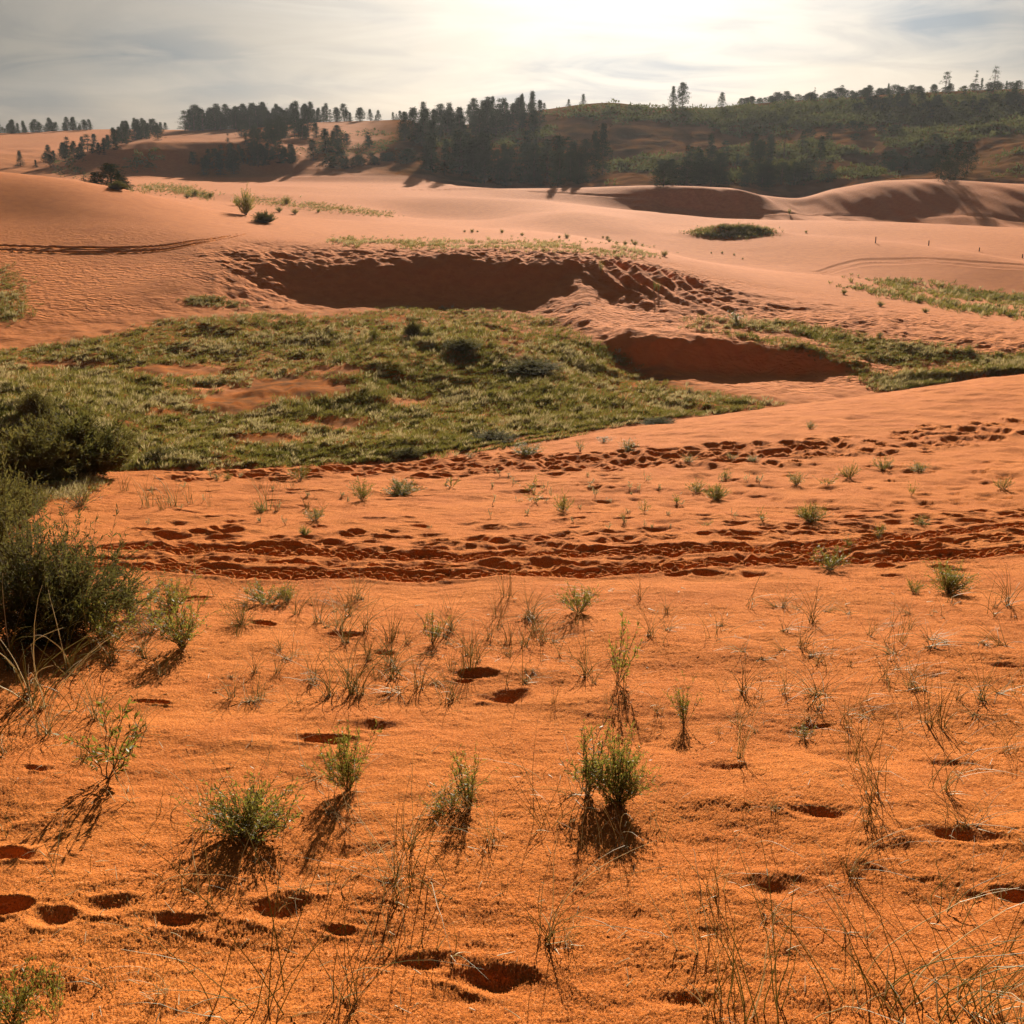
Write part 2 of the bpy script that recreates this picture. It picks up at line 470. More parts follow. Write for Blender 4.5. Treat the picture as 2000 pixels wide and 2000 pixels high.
def track(pts, width, depth, imax, tread=0.0, imin=0):
    P = np.array([hit(u, v)[:2] for u, v in pts])
    o = np.argsort(P[:, 0])
    P = P[o]
    sl = slice(imin, imax)
    X, Y = GX[sl], GY[sl]
    yt = pchip(P[:, 0], P[:, 1], X.ravel()).reshape(X.shape)
    slope = np.gradient(pchip(P[:, 0], P[:, 1], np.linspace(P[0, 0], P[-1, 0], 200)))
    dist = Y - yt + 0.02 * fbm(X * 2, Y * 2, 61, 2)
    inx = sstep(P[0, 0] - 1, P[0, 0], X) * (1 - sstep(P[-1, 0], P[-1, 0] + 1, X))
    m = (1 - sstep(width * 0.42, width * 0.55, np.abs(dist))) * inx
    berm = np.exp(-((np.abs(dist) - width * 0.66) / (width * 0.14)) ** 2) * inx
    br = 0.9 + 0.4 * fbm(X * 1.1, Y * 3, 66, 2)
    if tread:
        GZ[sl] = GZ[sl] * (1 - 0.93 * m) + BASEZ[sl] * 0.93 * m
    GZ[sl] += -depth * m * br + 0.55 * depth * berm * br
    if tread:
        ph = X / 0.16 + np.abs(dist) / 0.12
        GZ[sl] += tread * m * (np.clip(np.sin(ph * 2 * math.pi) * 2, -1, 1)) * (0.6 + 0.9 * vnoise(X * 3, Y * 6, 63))
        lug = np.clip(1.6 * np.sin(2 * math.pi * (dist / 0.10 + 0.5 * (np.sin(2 * math.pi * X / 0.26) > 0))), -1, 1)
        GZ[sl] += tread * 0.75 * m * lug


irow = int(np.argmax(GT[:, 0] >= 7.0))
GZ += near_m * (GRAIN - 0.5) * 0.0054 * (1 + 0.8 * fbm(GX * 1.2, GY * 2.0, 19, 2)) * sstep(1.0, 2.2, GD)
GZ += near_m * 0.004 * fbm(GX * 30, GY * 30, 18, 2)
track(TOPL, 0.36, 0.032, irow, 0.022)
track(BOTL, 0.36, 0.032, irow, 0.022)
track([(u, v + 22 - 10 * (u > 1500)) for u, v in TOPL], 0.10, 0.02, irow, 0.0)
i12, i14 = int(np.argmax(GT[:, 0] >= 13)), int(np.argmax(GT[:, 0] >= 15))
track([(-300, 462), (0, 464), (120, 468), (240, 468), (360, 456), (430, 446), (495, 430)], 0.45, 0.12, i14, 0, i12)
track([(-300, 470), (0, 472), (120, 476), (240, 476), (360, 462), (430, 450), (520, 430)], 0.45, 0.12, i14, 0, i12)
i15, i17 = int(np.argmax(GT[:, 0] >= 16.2)), int(np.argmax(GT[:, 0] >= 18))
track([(1545, 514), (1580, 502), (1640, 492), (1720, 490), (1850, 497), (1960, 503)], 1.5, 0.07, i17, 0, i15)
track([(1550, 518), (1600, 505), (1650, 497), (1720, 495), (1850, 502), (1960, 508)], 1.5, 0.07, i17, 0, i15)
i19, i21 = int(np.argmax(GT[:, 0] >= 20.2)), int(np.argmax(GT[:, 0] >= 22))
track([(1200, 384), (1300, 393), (1400, 402), (1500, 404), (1650, 407), (1960, 420)], 1.6, 0.10, i21, 0, i19)
track([(1000, 362), (1100, 368), (1250, 384), (1330, 400)], 1.6, 0.10, i21, 0, i19)
track([(640, 352), (700, 357), (800, 359), (950, 357)], 1.6, 0.10, i21, 0, i19)

VM = visible_min()
PU, PV, _ = project(GX, GY, GZ)

# ground attributes: plant litter in the soil, trampled sand, hillside soil -------
soil = np.clip(grassy * (0.75 + 1.2 * fbm(GX * 0.25, GY * 0.25, 71, 3)), 0, 1)
churn = (1 - grassy) * (sstep(9.5, 10.3, T) * (1 - sstep(14.6, 15.2, T))) * (0.45 + 0.9 * sstep(-0.1, 0.35, fbm(GX * 0.12, GY * 0.25, 75, 3)))
churn = np.clip(churn, 0, 1)
hillc = hill_m * (0.3 + 0.7 * sstep(650, 800, PU))
# pale bare dune patches on the hillside at the far left and the rounded dune at the right edge
hillc *= 1 - (1 - sstep(210, 330, PU)) * sstep(-20, -8, -np.abs(PV - 268) + 8) * 0.8

me = bpy.data.meshes.new('ground')
me.vertices.add(NROW * NCOL)
co = np.stack([GX, GY, GZ], -1).astype(np.float32)
me.vertices.foreach_set('co', co.ravel())
idx = np.arange(NROW * NCOL, dtype=np.int32).reshape(NROW, NCOL)
qd = np.stack([idx[:-1, :-1], idx[:-1, 1:], idx[1:, 1:], idx[1:, :-1]], -1).reshape(-1, 4)
nq = len(qd)
me.loops.add(nq * 4)
me.polygons.add(nq)
me.loops.foreach_set('vertex_index', qd.ravel())
me.polygons.foreach_set('loop_start', np.arange(0, nq * 4, 4, dtype=np.int32))
me.polygons.foreach_set('use_smooth', np.ones(nq, bool))
for nm, arr in (('soil', soil), ('churn', churn), ('hillside', hillc)):
    at = me.attributes.new(nm, 'FLOAT', 'POINT')
    at.data.foreach_set('value', arr.ravel().astype(np.float32))
me.update()
ground_ob = bpy.data.objects.new('ground', me)
C.objects.link(ground_ob)
ground_ob['kind'] = 'structure'


def attr(t, name):
    a = nn(t, 'ShaderNodeAttribute', attribute_name=name)
    return a.outputs['Fac']


def new_mat(name):
    m = bpy.data.materials.new(name)
    m.use_nodes = True
    m.node_tree.nodes.clear()
    o = nn(m.node_tree, 'ShaderNodeOutputMaterial')
    return m, m.node_tree, o


def sand_material():
    m, t, o = new_mat('orange_sand')
    geo = nn(t, 'ShaderNodeNewGeometry')
    pos = geo.outputs['Position']

    def noise(scale, detail=3, vec=pos, rough=0.55, dist=0.0):
        n = nn(t, 'ShaderNodeTexNoise', i_Scale=scale, i_Detail=detail, i_Roughness=rough, i_Distortion=dist)
        t.links.new(vec, n.inputs['Vector'])
        return n.outputs[0]

    def stretched(sc, rot=0.0):
        mp = nn(t, 'ShaderNodeMapping')
        mp.inputs['Scale'].default_value = sc
        mp.inputs['Rotation'].default_value = (0, 0, rot)
        t.links.new(pos, mp.inputs[0])
        return mp.outputs[0]
    sandc = mixc(t, ramp(t, [(0.3, 0), (0.7, 1)], noise(0.06, 3)).outputs[0], (0.60, 0.182, 0.032), (0.66, 0.212, 0.043))
    sandc = mixc(t, ramp(t, [(0.35, 0), (0.75, 1)], noise(1.5, 4)).outputs[0], sandc, (0.52, 0.145, 0.027))
    # grains: dark and pale specks
    gr = noise(95, 2, rough=0.7)
    sandc = mixc(t, ramp(t, [(0.34, 0.9), (0.47, 0.0)], gr).outputs[0], sandc, (0.30, 0.085, 0.025))
    sandc = mixc(t, ramp(t, [(0.58, 0.0), (0.72, 0.6)], gr).outputs[0], sandc, (0.80, 0.42, 0.20))
    # soil with litter under the grass
    sn = ramp(t, [(0.38, 0.15), (0.62, 1.0)], noise(1.3, 5)).outputs[0]
    sandc = mixc(t, mth(t, 'MULTIPLY', mth(t, 'MULTIPLY', attr(t, 'soil'), sn), 0.9), sandc, (0.20, 0.095, 0.038))
    hn = ramp(t, [(0.35, 0.0), (0.6, 1.0)], noise(0.11, 6)).outputs[0]
    hc = mixc(t, hn, (0.34, 0.145, 0.062), (0.17, 0.085, 0.034))
    sandc = mixc(t, attr(t, 'hillside'), sandc, hc)
    bs = nn(t, 'ShaderNodeBsdfDiffuse', i_Roughness=0.3)
    t.links.new(sandc, bs.inputs['Color'])
    # relief: ripples, clods, grains; trampled slopes
    b1 = nn(t, 'ShaderNodeBump', i_Strength=1.0, i_Distance=0.011)
    t.links.new(noise(110, 3, rough=0.75), b1.inputs['Height'])
    b2 = nn(t, 'ShaderNodeBump', i_Strength=0.7, i_Distance=0.02)
    t.links.new(noise(9, 4, stretched((0.5, 1.3, 1), 0.15)), b2.inputs['Height'])
    t.links.new(b1.outputs[0], b2.inputs['Normal'])
    vo = nn(t, 'ShaderNodeTexVoronoi', i_Scale=3.6, feature='SMOOTH_F1')
    vo.inputs['Smoothness'].default_value = 0.4
    vo.inputs['Randomness'].default_value = 1.0
    vv = nn(t, 'ShaderNodeVectorMath', operation='ADD')
    nz = nn(t, 'ShaderNodeTexNoise', i_Scale=1.2, i_Detail=3)
    t.links.new(pos, nz.inputs['Vector'])
    t.links.new(stretched((0.6, 1.0, 1), 0.5), vv.inputs[0])
    t.links.new(nz.outputs['Color'], vv.inputs[1])
    t.links.new(vv.outputs[0], vo.inputs['Vector'])
    b3 = nn(t, 'ShaderNodeBump', i_Distance=0.13)
    t.links.new(mth(t, 'MULTIPLY', attr(t, 'churn'), 0.75), b3.inputs['Strength'])
    t.links.new(vo.outputs['Distance'], b3.inputs['Height'])
    t.links.new(b2.outputs[0], b3.inputs['Normal'])
    b4 = nn(t, 'ShaderNodeBump', i_Distance=0.8)
    t.links.new(mth(t, 'MULTIPLY', attr(t, 'hillside'), 0.5), b4.inputs['Strength'])
    t.links.new(noise(0.5, 6), b4.inputs['Height'])
    t.links.new(b3.outputs[0], b4.inputs['Normal'])
    t.links.new(b4.outputs[0], bs.inputs['Normal'])
    pb = nn(t, 'ShaderNodeBsdfPrincipled', i_Roughness=0.95)
    pb.inputs['Specular IOR Level'].default_value = 0.06
    t.links.new(sandc, pb.inputs['Base Color'])
    t.links.new(b4.outputs[0], pb.inputs['Normal'])
    fm = mth(t, 'ADD', attr(t, 'hillside'), mth(t, 'MULTIPLY', attr(t, 'soil'), 0.6))
    fm = mth(t, 'SUBTRACT', 0.8, fm, clamp=True)
    mx = nn(t, 'ShaderNodeMixShader')
    t.links.new(fm, mx.inputs[0])
    t.links.new(bs.outputs[0], mx.inputs[1])
    t.links.new(pb.outputs[0], mx.inputs[2])
    t.links.new(mx.outputs[0], o.inputs[0])
    return m


ground_ob.data.materials.append(sand_material())

# ------------------------------------------------------------------ vegetation: materials
def leaf_material(name, col_a, col_b, trans=0.35, rough=0.55, scale=6.0, spec=0.4, matt=False):
    m, t, o = new_mat(name)
    oi = nn(t, 'ShaderNodeObjectInfo')
    geo = nn(t, 'ShaderNodeNewGeometry')
    n = nn(t, 'ShaderNodeTexNoise', i_Scale=scale, i_Detail=2)
    t.links.new(geo.outputs['Position'], n.inputs['Vector'])
    f = mth(t, 'ADD', mth(t, 'MULTIPLY', oi.outputs['Random'], 0.5), mth(t, 'MULTIPLY', geo.outputs['Random Per Island'], 0.5))
    f = mth(t, 'ADD', mth(t, 'MULTIPLY', f, 0.7), mth(t, 'SUBTRACT', mth(t, 'MULTIPLY', n.outputs[0], 0.9), 0.3), clamp=True)
    col = mixc(t, f, col_a, col_b)
    bs = nn(t, 'ShaderNodeBsdfPrincipled', i_Roughness=rough)
    bs.inputs['Specular IOR Level'].default_value = spec
    t.links.new(col, bs.inputs['Base Color'])
    if matt:
        bs = nn(t, 'ShaderNodeBsdfDiffuse')
        t.links.new(col, bs.inputs['Color'])
    tr = nn(t, 'ShaderNodeBsdfTranslucent')
    t.links.new(col, tr.inputs[0])
    mx = nn(t, 'ShaderNodeMixShader', i_0=trans)
    t.links.new(bs.outputs[0], mx.inputs[1])
    t.links.new(tr.outputs[0], mx.inputs[2])
    t.links.new(mx.outputs[0], o.inputs[0])
    return m


M_PINE = leaf_material('pine_needles', (0.026, 0.040, 0.018), (0.055, 0.072, 0.026), 0.08, 0.7, 0.4, 0.2, True)
M_BARK = leaf_material('bark', (0.085, 0.055, 0.040), (0.13, 0.085, 0.06), 0.0, 0.9, 3.0, 0.1)
M_SCRUB = leaf_material('hillside_scrub', (0.075, 0.088, 0.024), (0.165, 0.160, 0.050), 0.25, 0.8, 0.15, 0.2, True)
M_SHRUB = leaf_material('dark_shrub_leaves', (0.060, 0.066, 0.016), (0.19, 0.150, 0.040), 0.45, 0.85, 3.0, 0.08)
M_LEAF = leaf_material('olive_leaves', (0.12, 0.13, 0.018), (0.30, 0.255, 0.045), 0.50, 0.5, 8.0, 0.3)
M_STEM = leaf_material('woody_stems', (0.085, 0.060, 0.030), (0.15, 0.11, 0.05), 0.0, 0.8, 8.0, 0.2)
M_GREEN = leaf_material('green_blades', (0.16, 0.145, 0.035), (0.33, 0.27, 0.08), 0.45, 0.5, 5.0, 0.4)
M_STRAW = leaf_material('straw_blades', (0.45, 0.33, 0.15), (0.80, 0.66, 0.42), 0.50, 0.5, 6.0, 0.4)
M_FIELD = leaf_material('field_grass', (0.075, 0.082, 0.012), (0.26, 0.215, 0.050), 0.45, 0.7, 0.35, 0.2)
M_PALE = leaf_material('pale_seed_grass', (0.24, 0.19, 0.07), (0.50, 0.40, 0.20), 0.45, 0.7, 0.6, 0.2)
M_POST = leaf_material('weathered_wood', (0.10, 0.075, 0.055), (0.16, 0.12, 0.09), 0.0, 0.9, 3.0, 0.1)
ns = np.random.default_rng(5)


class Geo:
    def __init__(self):
        self.v, self.q, self.m, self.n = [], [], [], 0

    def add(self, v, q, m=0):
        v = np.asarray(v, np.float32).reshape(-1, 3)
        q = np.asarray(q, np.int32).reshape(-1, 4)
        self.v.append(v)
        self.q.append(q + self.n)
        self.m.append(np.full(len(q), m, np.int32))
        self.n += len(v)

    def leaves(self, c, d, length, width, m=0):
        """diamond leaves at c along d"""
        n = len(c)
        d = d / np.linalg.norm(d, axis=1)[:, None]
        s = np.cross(d, ns.normal(size=(n, 3)))
        s /= np.linalg.norm(s, axis=1)[:, None] + 1e-9
        L = np.broadcast_to(np.asarray(length, float), (n,))[:, None]
        W = np.broadcast_to(np.asarray(width, float), (n,))[:, None]
        v = np.stack([c, c + d * L * 0.45 + s * W * 0.5, c + d * L, c + d * L * 0.45 - s * W * 0.5], 1)
        self.add(v, np.arange(n * 4).reshape(n, 4), m)

    def tubes(self, P, R, m=0, sides=3):
        """P (n, k, 3) centre lines, R (n, k) radii"""
        n, k, _ = P.shape
        tg = np.gradient(P, axis=1)
        tg /= np.linalg.norm(tg, axis=2)[:, :, None] + 1e-9
        ref = np.array([0.31, 0.17, 0.05]) + np.zeros_like(tg)
        ref[np.abs(tg[:, :, 2]) < 0.7] = (0.05, 0.1, 1.0)
        a = np.cross(tg, ref)
        a /= np.linalg.norm(a, axis=2)[:, :, None] + 1e-9
        b = np.cross(tg, a)
        ang = np.arange(sides) * 2 * np.pi / sides
        ring = P[:, :, None] + R[:, :, None, None] * (a[:, :, None] * np.cos(ang)[:, None] + b[:, :, None] * np.sin(ang)[:, None])
        ix = np.arange(n * k * sides).reshape(n, k, sides)
        nx = np.roll(ix, -1, axis=2)
        q = np.stack([ix[:, :-1], nx[:, :-1], nx[:, 1:], ix[:, 1:]], -1)
        self.add(ring, q, m)

    def mesh(self, name, mats):
        v, q, mi = np.concatenate(self.v), np.concatenate(self.q), np.concatenate(self.m)
        me = bpy.data.meshes.new(name)
        me.vertices.add(len(v))
        me.vertices.foreach_set('co', v.ravel())
        me.loops.add(len(q) * 4)
        me.polygons.add(len(q))
        me.loops.foreach_set('vertex_index', q.ravel())
        me.polygons.foreach_set('loop_start', np.arange(0, len(q) * 4, 4, dtype=np.int32))
        me.polygons.foreach_set('material_index', mi)
        me.polygons.foreach_set('use_smooth', np.ones(len(q), bool))
        for mt in mats:
            me.materials.append(mt)
        me.update()
        return me


def arcs(n, k, base, yaw, lean0, lean1, length, wind=(0, 0)):
    """curved centre lines leaving base, lean from the vertical growing from lean0 to lean1"""
    t = np.linspace(0, 1, k)
    lean = lean0[:, None] + (lean1 - lean0)[:, None] * t[None]
    dx = np.sin(lean) * np.cos(yaw)[:, None] + wind[0] * t
    dy = np.sin(lean) * np.sin(yaw)[:, None] + wind[1] * t
    dz = np.cos(lean)
    seg = (length / (k - 1))[:, None]
    P = np.zeros((n, k, 3))
    P[:, 1:, 0] = np.cumsum(dx[:, :-1] * seg, 1)
    P[:, 1:, 1] = np.cumsum(dy[:, :-1] * seg, 1)
    P[:, 1:, 2] = np.cumsum(dz[:, :-1] * seg, 1)
    return P + base[:, None]


# ---- trees: 9 m prototypes
def pine_meshes(seed, R=1.7, H=9.0, base=0.04, power=0.75, clumps=170, per=22, tr_r=0.16, droop=0.15, gap=0.0):
    r = np.random.default_rng(seed)
    g = Geo()
    k = 9
    P = np.zeros((1, k, 3))
    P[0, :, 2] = np.linspace(-0.4, H * 0.95, k)
    P[0, 1:, 0] = np.cumsum(r.normal(0, 0.05, k - 1))
    P[0, 1:, 1] = np.cumsum(r.normal(0, 0.05, k - 1))
    g.tubes(P, (np.linspace(tr_r, 0.02, k))[None], 0, 6)
    nb = 26
    tb = base + (0.95 - base) * (np.arange(nb) + r.random(nb)) / nb
    yaw = r.random(nb) * 2 * np.pi
    bp = np.stack([np.interp(tb * H, P[0, :, 2], P[0, :, 0]), np.interp(tb * H, P[0, :, 2], P[0, :, 1]), tb * H], 1)
    prof = lambda t: R * np.clip((1 - (t - base) / (1.03 - base)), 0.02, 1) ** power * np.clip((t - base) / 0.10 + 0.45, 0, 1)
    bl = prof(tb) * 0.85
    g.tubes(arcs(nb, 4, bp, yaw, np.full(nb, 1.2), np.full(nb, 1.35), bl), np.linspace(0.05, 0.015, 4)[None].repeat(nb, 0), 0, 3)
    trunk = g.mesh('trunk', [M_BARK])
    g = Geo()
    lob = r.random((6, 2)) * 2 * np.pi
    t = base + (1.0 - base) * r.random(clumps) ** 0.85
    if gap:
        t = base + (t - base)
        t = t[np.sin(t * 26 + seed) > -1 + gap * 1.6]
    n = len(t)
    ph = r.random(n) * 2 * np.pi
    lobes = 1 + 0.28 * np.sin(3 * ph + lob[0, 0] + t * 9) + 0.2 * np.sin(5 * ph + lob[1, 0] - t * 14)
    rad = prof(t) * np.sqrt(r.random(n)) * lobes
    c = np.stack([rad * np.cos(ph), rad * np.sin(ph), t * H - droop * rad], 1)
    ctr = np.repeat(c, per, 0) + r.normal(size=(n * per, 3)) * np.array([0.27, 0.27, 0.22])
    d = r.normal(size=(n * per, 3)) * np.array([1, 1, .5]) + np.repeat(np.stack([np.cos(ph), np.sin(ph), np.full(n, .35)], 1), per, 0) * .7
    g.leaves(ctr, d, r.uniform(0.2, 0.4, n * per), r.uniform(0.09, 0.17, n * per))
    return trunk, g.mesh('crown', [M_PINE])


PINES = [pine_meshes(11, 2.1, power=1.0), pine_meshes(12, 1.8, power=1.1), pine_meshes(13, 2.2, power=0.8, clumps=170), pine_meshes(14, 1.6, power=1.15, clumps=130),
         pine_meshes(15, 2.3, power=0.5, clumps=190), pine_meshes(16, 2.0, power=0.9, clumps=130, gap=.3)]
JUNI = [pine_meshes(21, 3.2, 6.5, 0.02, 0.40, 210, 20, 0.2, 0.0), pine_meshes(22, 3.8, 6.0, 0.02, 0.35, 230, 20, 0.2, 0.0), pine_meshes(23, 2.8, 7.0, 0.03, 0.45, 200, 20, .2, .05)]
TALL = [pine_meshes(31, 2.3, 10, 0.38, 0.42, 95, 20, 0.22, 0.1, 0.35), pine_meshes(32, 1.9, 11, 0.30, 0.55, 90, 20, 0.2, 0.15, 0.45), pine_meshes(33, 2.6, 9, 0.30, 0.35, 110, 20, 0.24, 0.05, 0.3)]
SNAG = [pine_meshes(36, 1.0, 9, 0.45, 0.5, 26, 16, 0.14, 0.1, 0.5)]


def thing(name, label, cat, loc, rz=0.0, sc=(1, 1, 1), parts=(), group=None):
    o = bpy.data.objects.new(name, None)
    C.objects.link(o)
    o.location = loc
    o.rotation_euler = (0, 0, rz)
    o.scale = sc
    o.empty_display_size = 0.2
    o['label'] = label
    o['category'] = cat
    if group:
        o['group'] = group
    for pn, pm in parts:
        c = bpy.data.objects.new(pn, pm)
        C.objects.link(c)
        c.parent = o
    return o


def slant(x, y, z):
    return math.sqrt(x * x + y * y + z * z)


ORD = ['first', 'second', 'third', 'fourth', 'fifth', 'sixth', 'seventh', 'eighth', 'ninth', 'tenth', 'eleventh', 'twelfth', 'thirteenth', 'fourteenth', 'fifteenth',
       'sixteenth', 'seventeenth', 'eighteenth', 'nineteenth', 'twentieth']


def ordinal(i):
    if i < 20:
        return ORD[i]
    tens = {2: 'twenty', 3: 'thirty', 4: 'forty', 5: 'fifty', 6: 'sixty', 7: 'seventy', 8: 'eighty', 9: 'ninety'}
    n = i + 1
    if n % 10 == 0:
        return {2: 'twentieth', 3: 'thirtieth', 4: 'fortieth', 5: 'fiftieth', 6: 'sixtieth', 7: 'seventieth', 8: 'eightieth', 9: 'ninetieth'}[n // 10]
    return tens[n // 10] + '-' + ORD[n % 10 - 1]


tr = random.Random(99)
stands, stand_trees = [], []


def stand(n, path, hpx, where, group, protos=PINES, H0=9.0, name='pine_tree', cat='pine tree', D=None, jit=(6, 3), hv=0.28, kind='pine'):
    """trees along a path seen in the view; path points are (u, v of the foot); D: distance when the foot is hidden"""
    items = []
    p = np.array(path, float)
    hpx = hpx * 0.78
    for i in range(n):
        s = (i + tr.random()) / n * (len(p) - 1)
        k = min(int(s), len(p) - 2)
        f = s - k
        u = p[k, 0] + (p[k + 1, 0] - p[k, 0]) * f + tr.gauss(0, jit[0])
        v = p[k, 1] + (p[k + 1, 1] - p[k, 1]) * f + tr.gauss(0, jit[1])
        h = hpx * (1 + tr.gauss(0, hv))
        h = max(hpx * 0.45, min(hpx * 1.45, h))
        if D:
            a = float(ray(u, v)[0])
            dd = D + tr.uniform(-14, 2)
            x, y = dd * math.sin(a), dd * math.cos(a)
            z = ground(x, y)
        else:
            x, y, z = hit(u, v)
        hm = h * K / FPX * slant(x, y, z)
        items.append((u, x, y, z, hm))
    items.sort()
    for u, x, y, z, hm in items:
        k = tr.randrange(len(protos))
        yaw, w = tr.uniform(0, 6.28), hm / H0 * tr.uniform(1.4, 1.95)
        px = hm / slant(x, y, z)
        rel = hm / (hpx * K / FPX * slant(x, y, z))
        look = 'tall' if rel > 1.18 else ('small' if rel < 0.8 else 'dark')
        stand_trees.append(dict(kind=kind, px=px, x=x, y=y, z=z, s=hm / H0, w=w, yaw=yaw, proto=protos[k], look=look, where=where, group=group, name=name, cat=cat, u=u))


def build_stands(limit):
    """the largest pines one by one, the smallest of the far woods as one mass"""
    pines = sorted((q for q in stand_trees if q['kind'] == 'pine'), key=lambda q: -q['px'])
    mass = pines[limit:]
    for q in mass:
        q['mass'] = True
    cnt_, tot = {}, 0
    for q in stand_trees:
        if q.get('mass'):
            continue
        i_ = cnt_.get(q['where'], 0)
        cnt_[q['where']] = i_ + 1
        thing(q['name'], f"{q['look']} {q['kind']}, {ordinal(i_)} from the left {q['where']}", q['cat'], (q['x'], q['y'], q['z'] - 0.1), q['yaw'], (q['w'], q['w'], q['s']),
              (('trunk', q['proto'][0]), ('crown', q['proto'][1])), q['group'])
    g = Geo()
    for q in mass:
        for pi, me_ in enumerate(q['proto']):
            v = np.empty(len(me_.vertices) * 3, np.float32)
            me_.vertices.foreach_get('co', v)
            v = v.reshape(-1, 3)
            f = np.empty(len(me_.loops), np.int32)
            me_.loops.foreach_get('vertex_index', f)
            f = f.reshape(-1, 4)
            if pi == 1:                                  # thinner crowns, slightly larger sprays
                v4 = v.reshape(-1, 4, 3)[::2]
                v = (v4[:, :1] + (v4 - v4[:, :1]) * 1.4).reshape(-1, 3)
                f = np.arange(len(v)).reshape(-1, 4)
            c_, s_ = math.cos(q['yaw']), math.sin(q['yaw'])
            w = np.stack([(v[:, 0] * c_ - v[:, 1] * s_) * q['w'] + q['x'], (v[:, 0] * s_ + v[:, 1] * c_) * q['w'] + q['y'], v[:, 2] * q['s'] + q['z'] - 0.1], 1)
            g.add(w, f, pi)
    if mass:
        o = bpy.data.objects.new('distant_pines', g.mesh('distant_pines', [M_BARK, M_PINE]))
        C.objects.link(o)
        o['kind'] = 'stuff'
        o['label'] = 'mass of smaller far pines filling the distant woods'


def tree(u, v, hpx, label, protos=PINES, H0=9.0, k=0, name='pine_tree', cat='pine tree', D=None, wide=1.0, group=None):
    if D:
        a = float(ray(u, v)[0])
        x, y = D * math.sin(a), D * math.cos(a)
        z = ground(x, y)
        # foot hidden by the crest: reach the wanted treetop
        ztop = D * float(ray(u, v - hpx)[1])
        hm = max(2.0, ztop - z)
    else:
        x, y, z = hit(u, v)
        hm = hpx * K / FPX * slant(x, y, z)
    s = hm / H0
    tk, cr = protos[k % len(protos)]
    thing(name, label, cat, (x, y, z - 0.1), tr.uniform(0, 6.28), (s * wide, s * wide, s), (('trunk', tk), ('crown', cr)), group)


G1 = 'pines on the far skyline'
stand(40, [(-8, 252), (90, 248), (175, 246)], 19, 'in the small skyline wood above the pale far dune', G1, D=386, jit=(4, 2))
stand(8, [(225, 254), (265, 250), (325, 252)], 20, 'in the loose skyline row beside the pale far dune', G1, D=382, jit=(4, 2))
stand(52, [(85, 305), (180, 285), (250, 262), (310, 250)], 27, 'in the wood climbing behind the rounded dune', 'pines behind the rounded dune', jit=(9, 6))
stand(96, [(352, 252), (450, 250), (520, 243), (600, 232)], 36, 'on the wooded ridge left of the sandy knoll', 'pines on the wooded ridge', jit=(8, 4), D=366)
stand(36, [(460, 268), (520, 262), (580, 252)], 34, 'on the near side of the wooded ridge', 'pines on the wooded ridge', jit=(14, 6))
stand(12, [(600, 228), (660, 226), (718, 228)], 26, 'on the sandy knoll skyline', 'pines on the sandy knoll', D=362, jit=(4, 1))
stand(4, [(738, 224), (765, 222)], 17, 'in the tiny clump on the saddle', 'pines on the saddle', D=360, jit=(2, 1))
stand(50, [(370, 318), (460, 312), (560, 300)], 34, 'in the grove at the foot of the ridge', 'pines at the ridge foot', jit=(10, 8))
stand(8, [(590, 302), (640, 280), (700, 275)], 36, 'scattered on the slope below the sandy knoll', 'pines below the sandy knoll', jit=(10, 8))
stand(16, [(620, 318), (690, 310), (770, 306)], 20, 'in the low thicket on the dune edge', 'low pines on the dune edge', jit=(5, 4), protos=JUNI, H0=6.5)
stand(50, [(765, 262), (850, 255), (940, 245), (1020, 232)], 46, 'in the dense wood over the dunes', 'pines in the dense wood', jit=(8, 9))
stand(16, [(775, 245), (860, 236), (930, 225), (1010, 212)], 34, 'along the top of the dense wood', 'pines atop the dense wood', D=350, jit=(5, 2))
stand(40, [(800, 318), (900, 335), (1000, 342), (1110, 345)], 66, 'in the dark wood at the foot of the hill', 'pines at the hill foot', jit=(9, 6))
stand(16, [(880, 300), (980, 300), (1080, 300)], 46, 'behind the dark wood at the hill foot', 'pines behind the dark wood', jit=(14, 8))
tree(930, 232, 50, 'broad tall pine breaking the skyline over the dense wood', k=2, D=350, wide=1.1)
tree(985, 225, 48, 'tall pine on the skyline with a narrow gap beside it', k=1, D=350)
tree(1004, 215, 40, 'pointed pine at the end of the skyline wood', k=3, D=350, wide=1.3)
tree(1027, 210, 16, 'stubby pine alone just past the skyline wood', k=0, D=350, wide=1.8)
tree(1073, 205, 17, 'little pine on the scrubby skyline beside a taller one', k=1, D=350, wide=2.2)
tree(1100, 205, 28, 'slim pine standing alone on the scrubby skyline', k=3, D=350, wide=2.1)
tree(1286, 216, 60, 'big bushy pine, larger of the twin trees on the hill crest', protos=PINES, k=4, D=338, wide=1.25)
tree(1269, 217, 54, 'bushy pine, narrower of the twin trees on the hill crest', protos=PINES, k=2, D=338, wide=1.0)
tree(1361, 212, 38, 'round bushy pine on the crest right of the twin trees', protos=PINES, k=4, D=338, wide=1.2)
tree(1136, 330, 85, 'tall dark pine on the bare slope beside the dark wood', k=2)
tree(1122, 322, 66, 'leaning dark pine behind the tall one on the bare slope', k=0)
tree(1478, 300, 62, 'thin dark pine halfway up the scrubby hill', protos=TALL, H0=10, k=1)
tree(1546, 312, 48, 'dark round tree on the lower hillside above a sandy gully', k=4, wide=.9)
tree(1560, 345, 30, 'squat dark tree at the foot of the gully', protos=JUNI, H0=6.5, k=0, name='juniper_tree', cat='juniper')
tree(1772, 336, 54, 'dark bushy tree on the left of the big clump beside the rounded sand hill', k=4, wide=1.5)
tree(1800, 338, 62, 'tallest dark tree in the big clump beside the rounded sand hill', k=2, wide=1.5)
tree(1822, 334, 50, 'dark tree at the sand hill side of the big clump', k=4, wide=1.4)
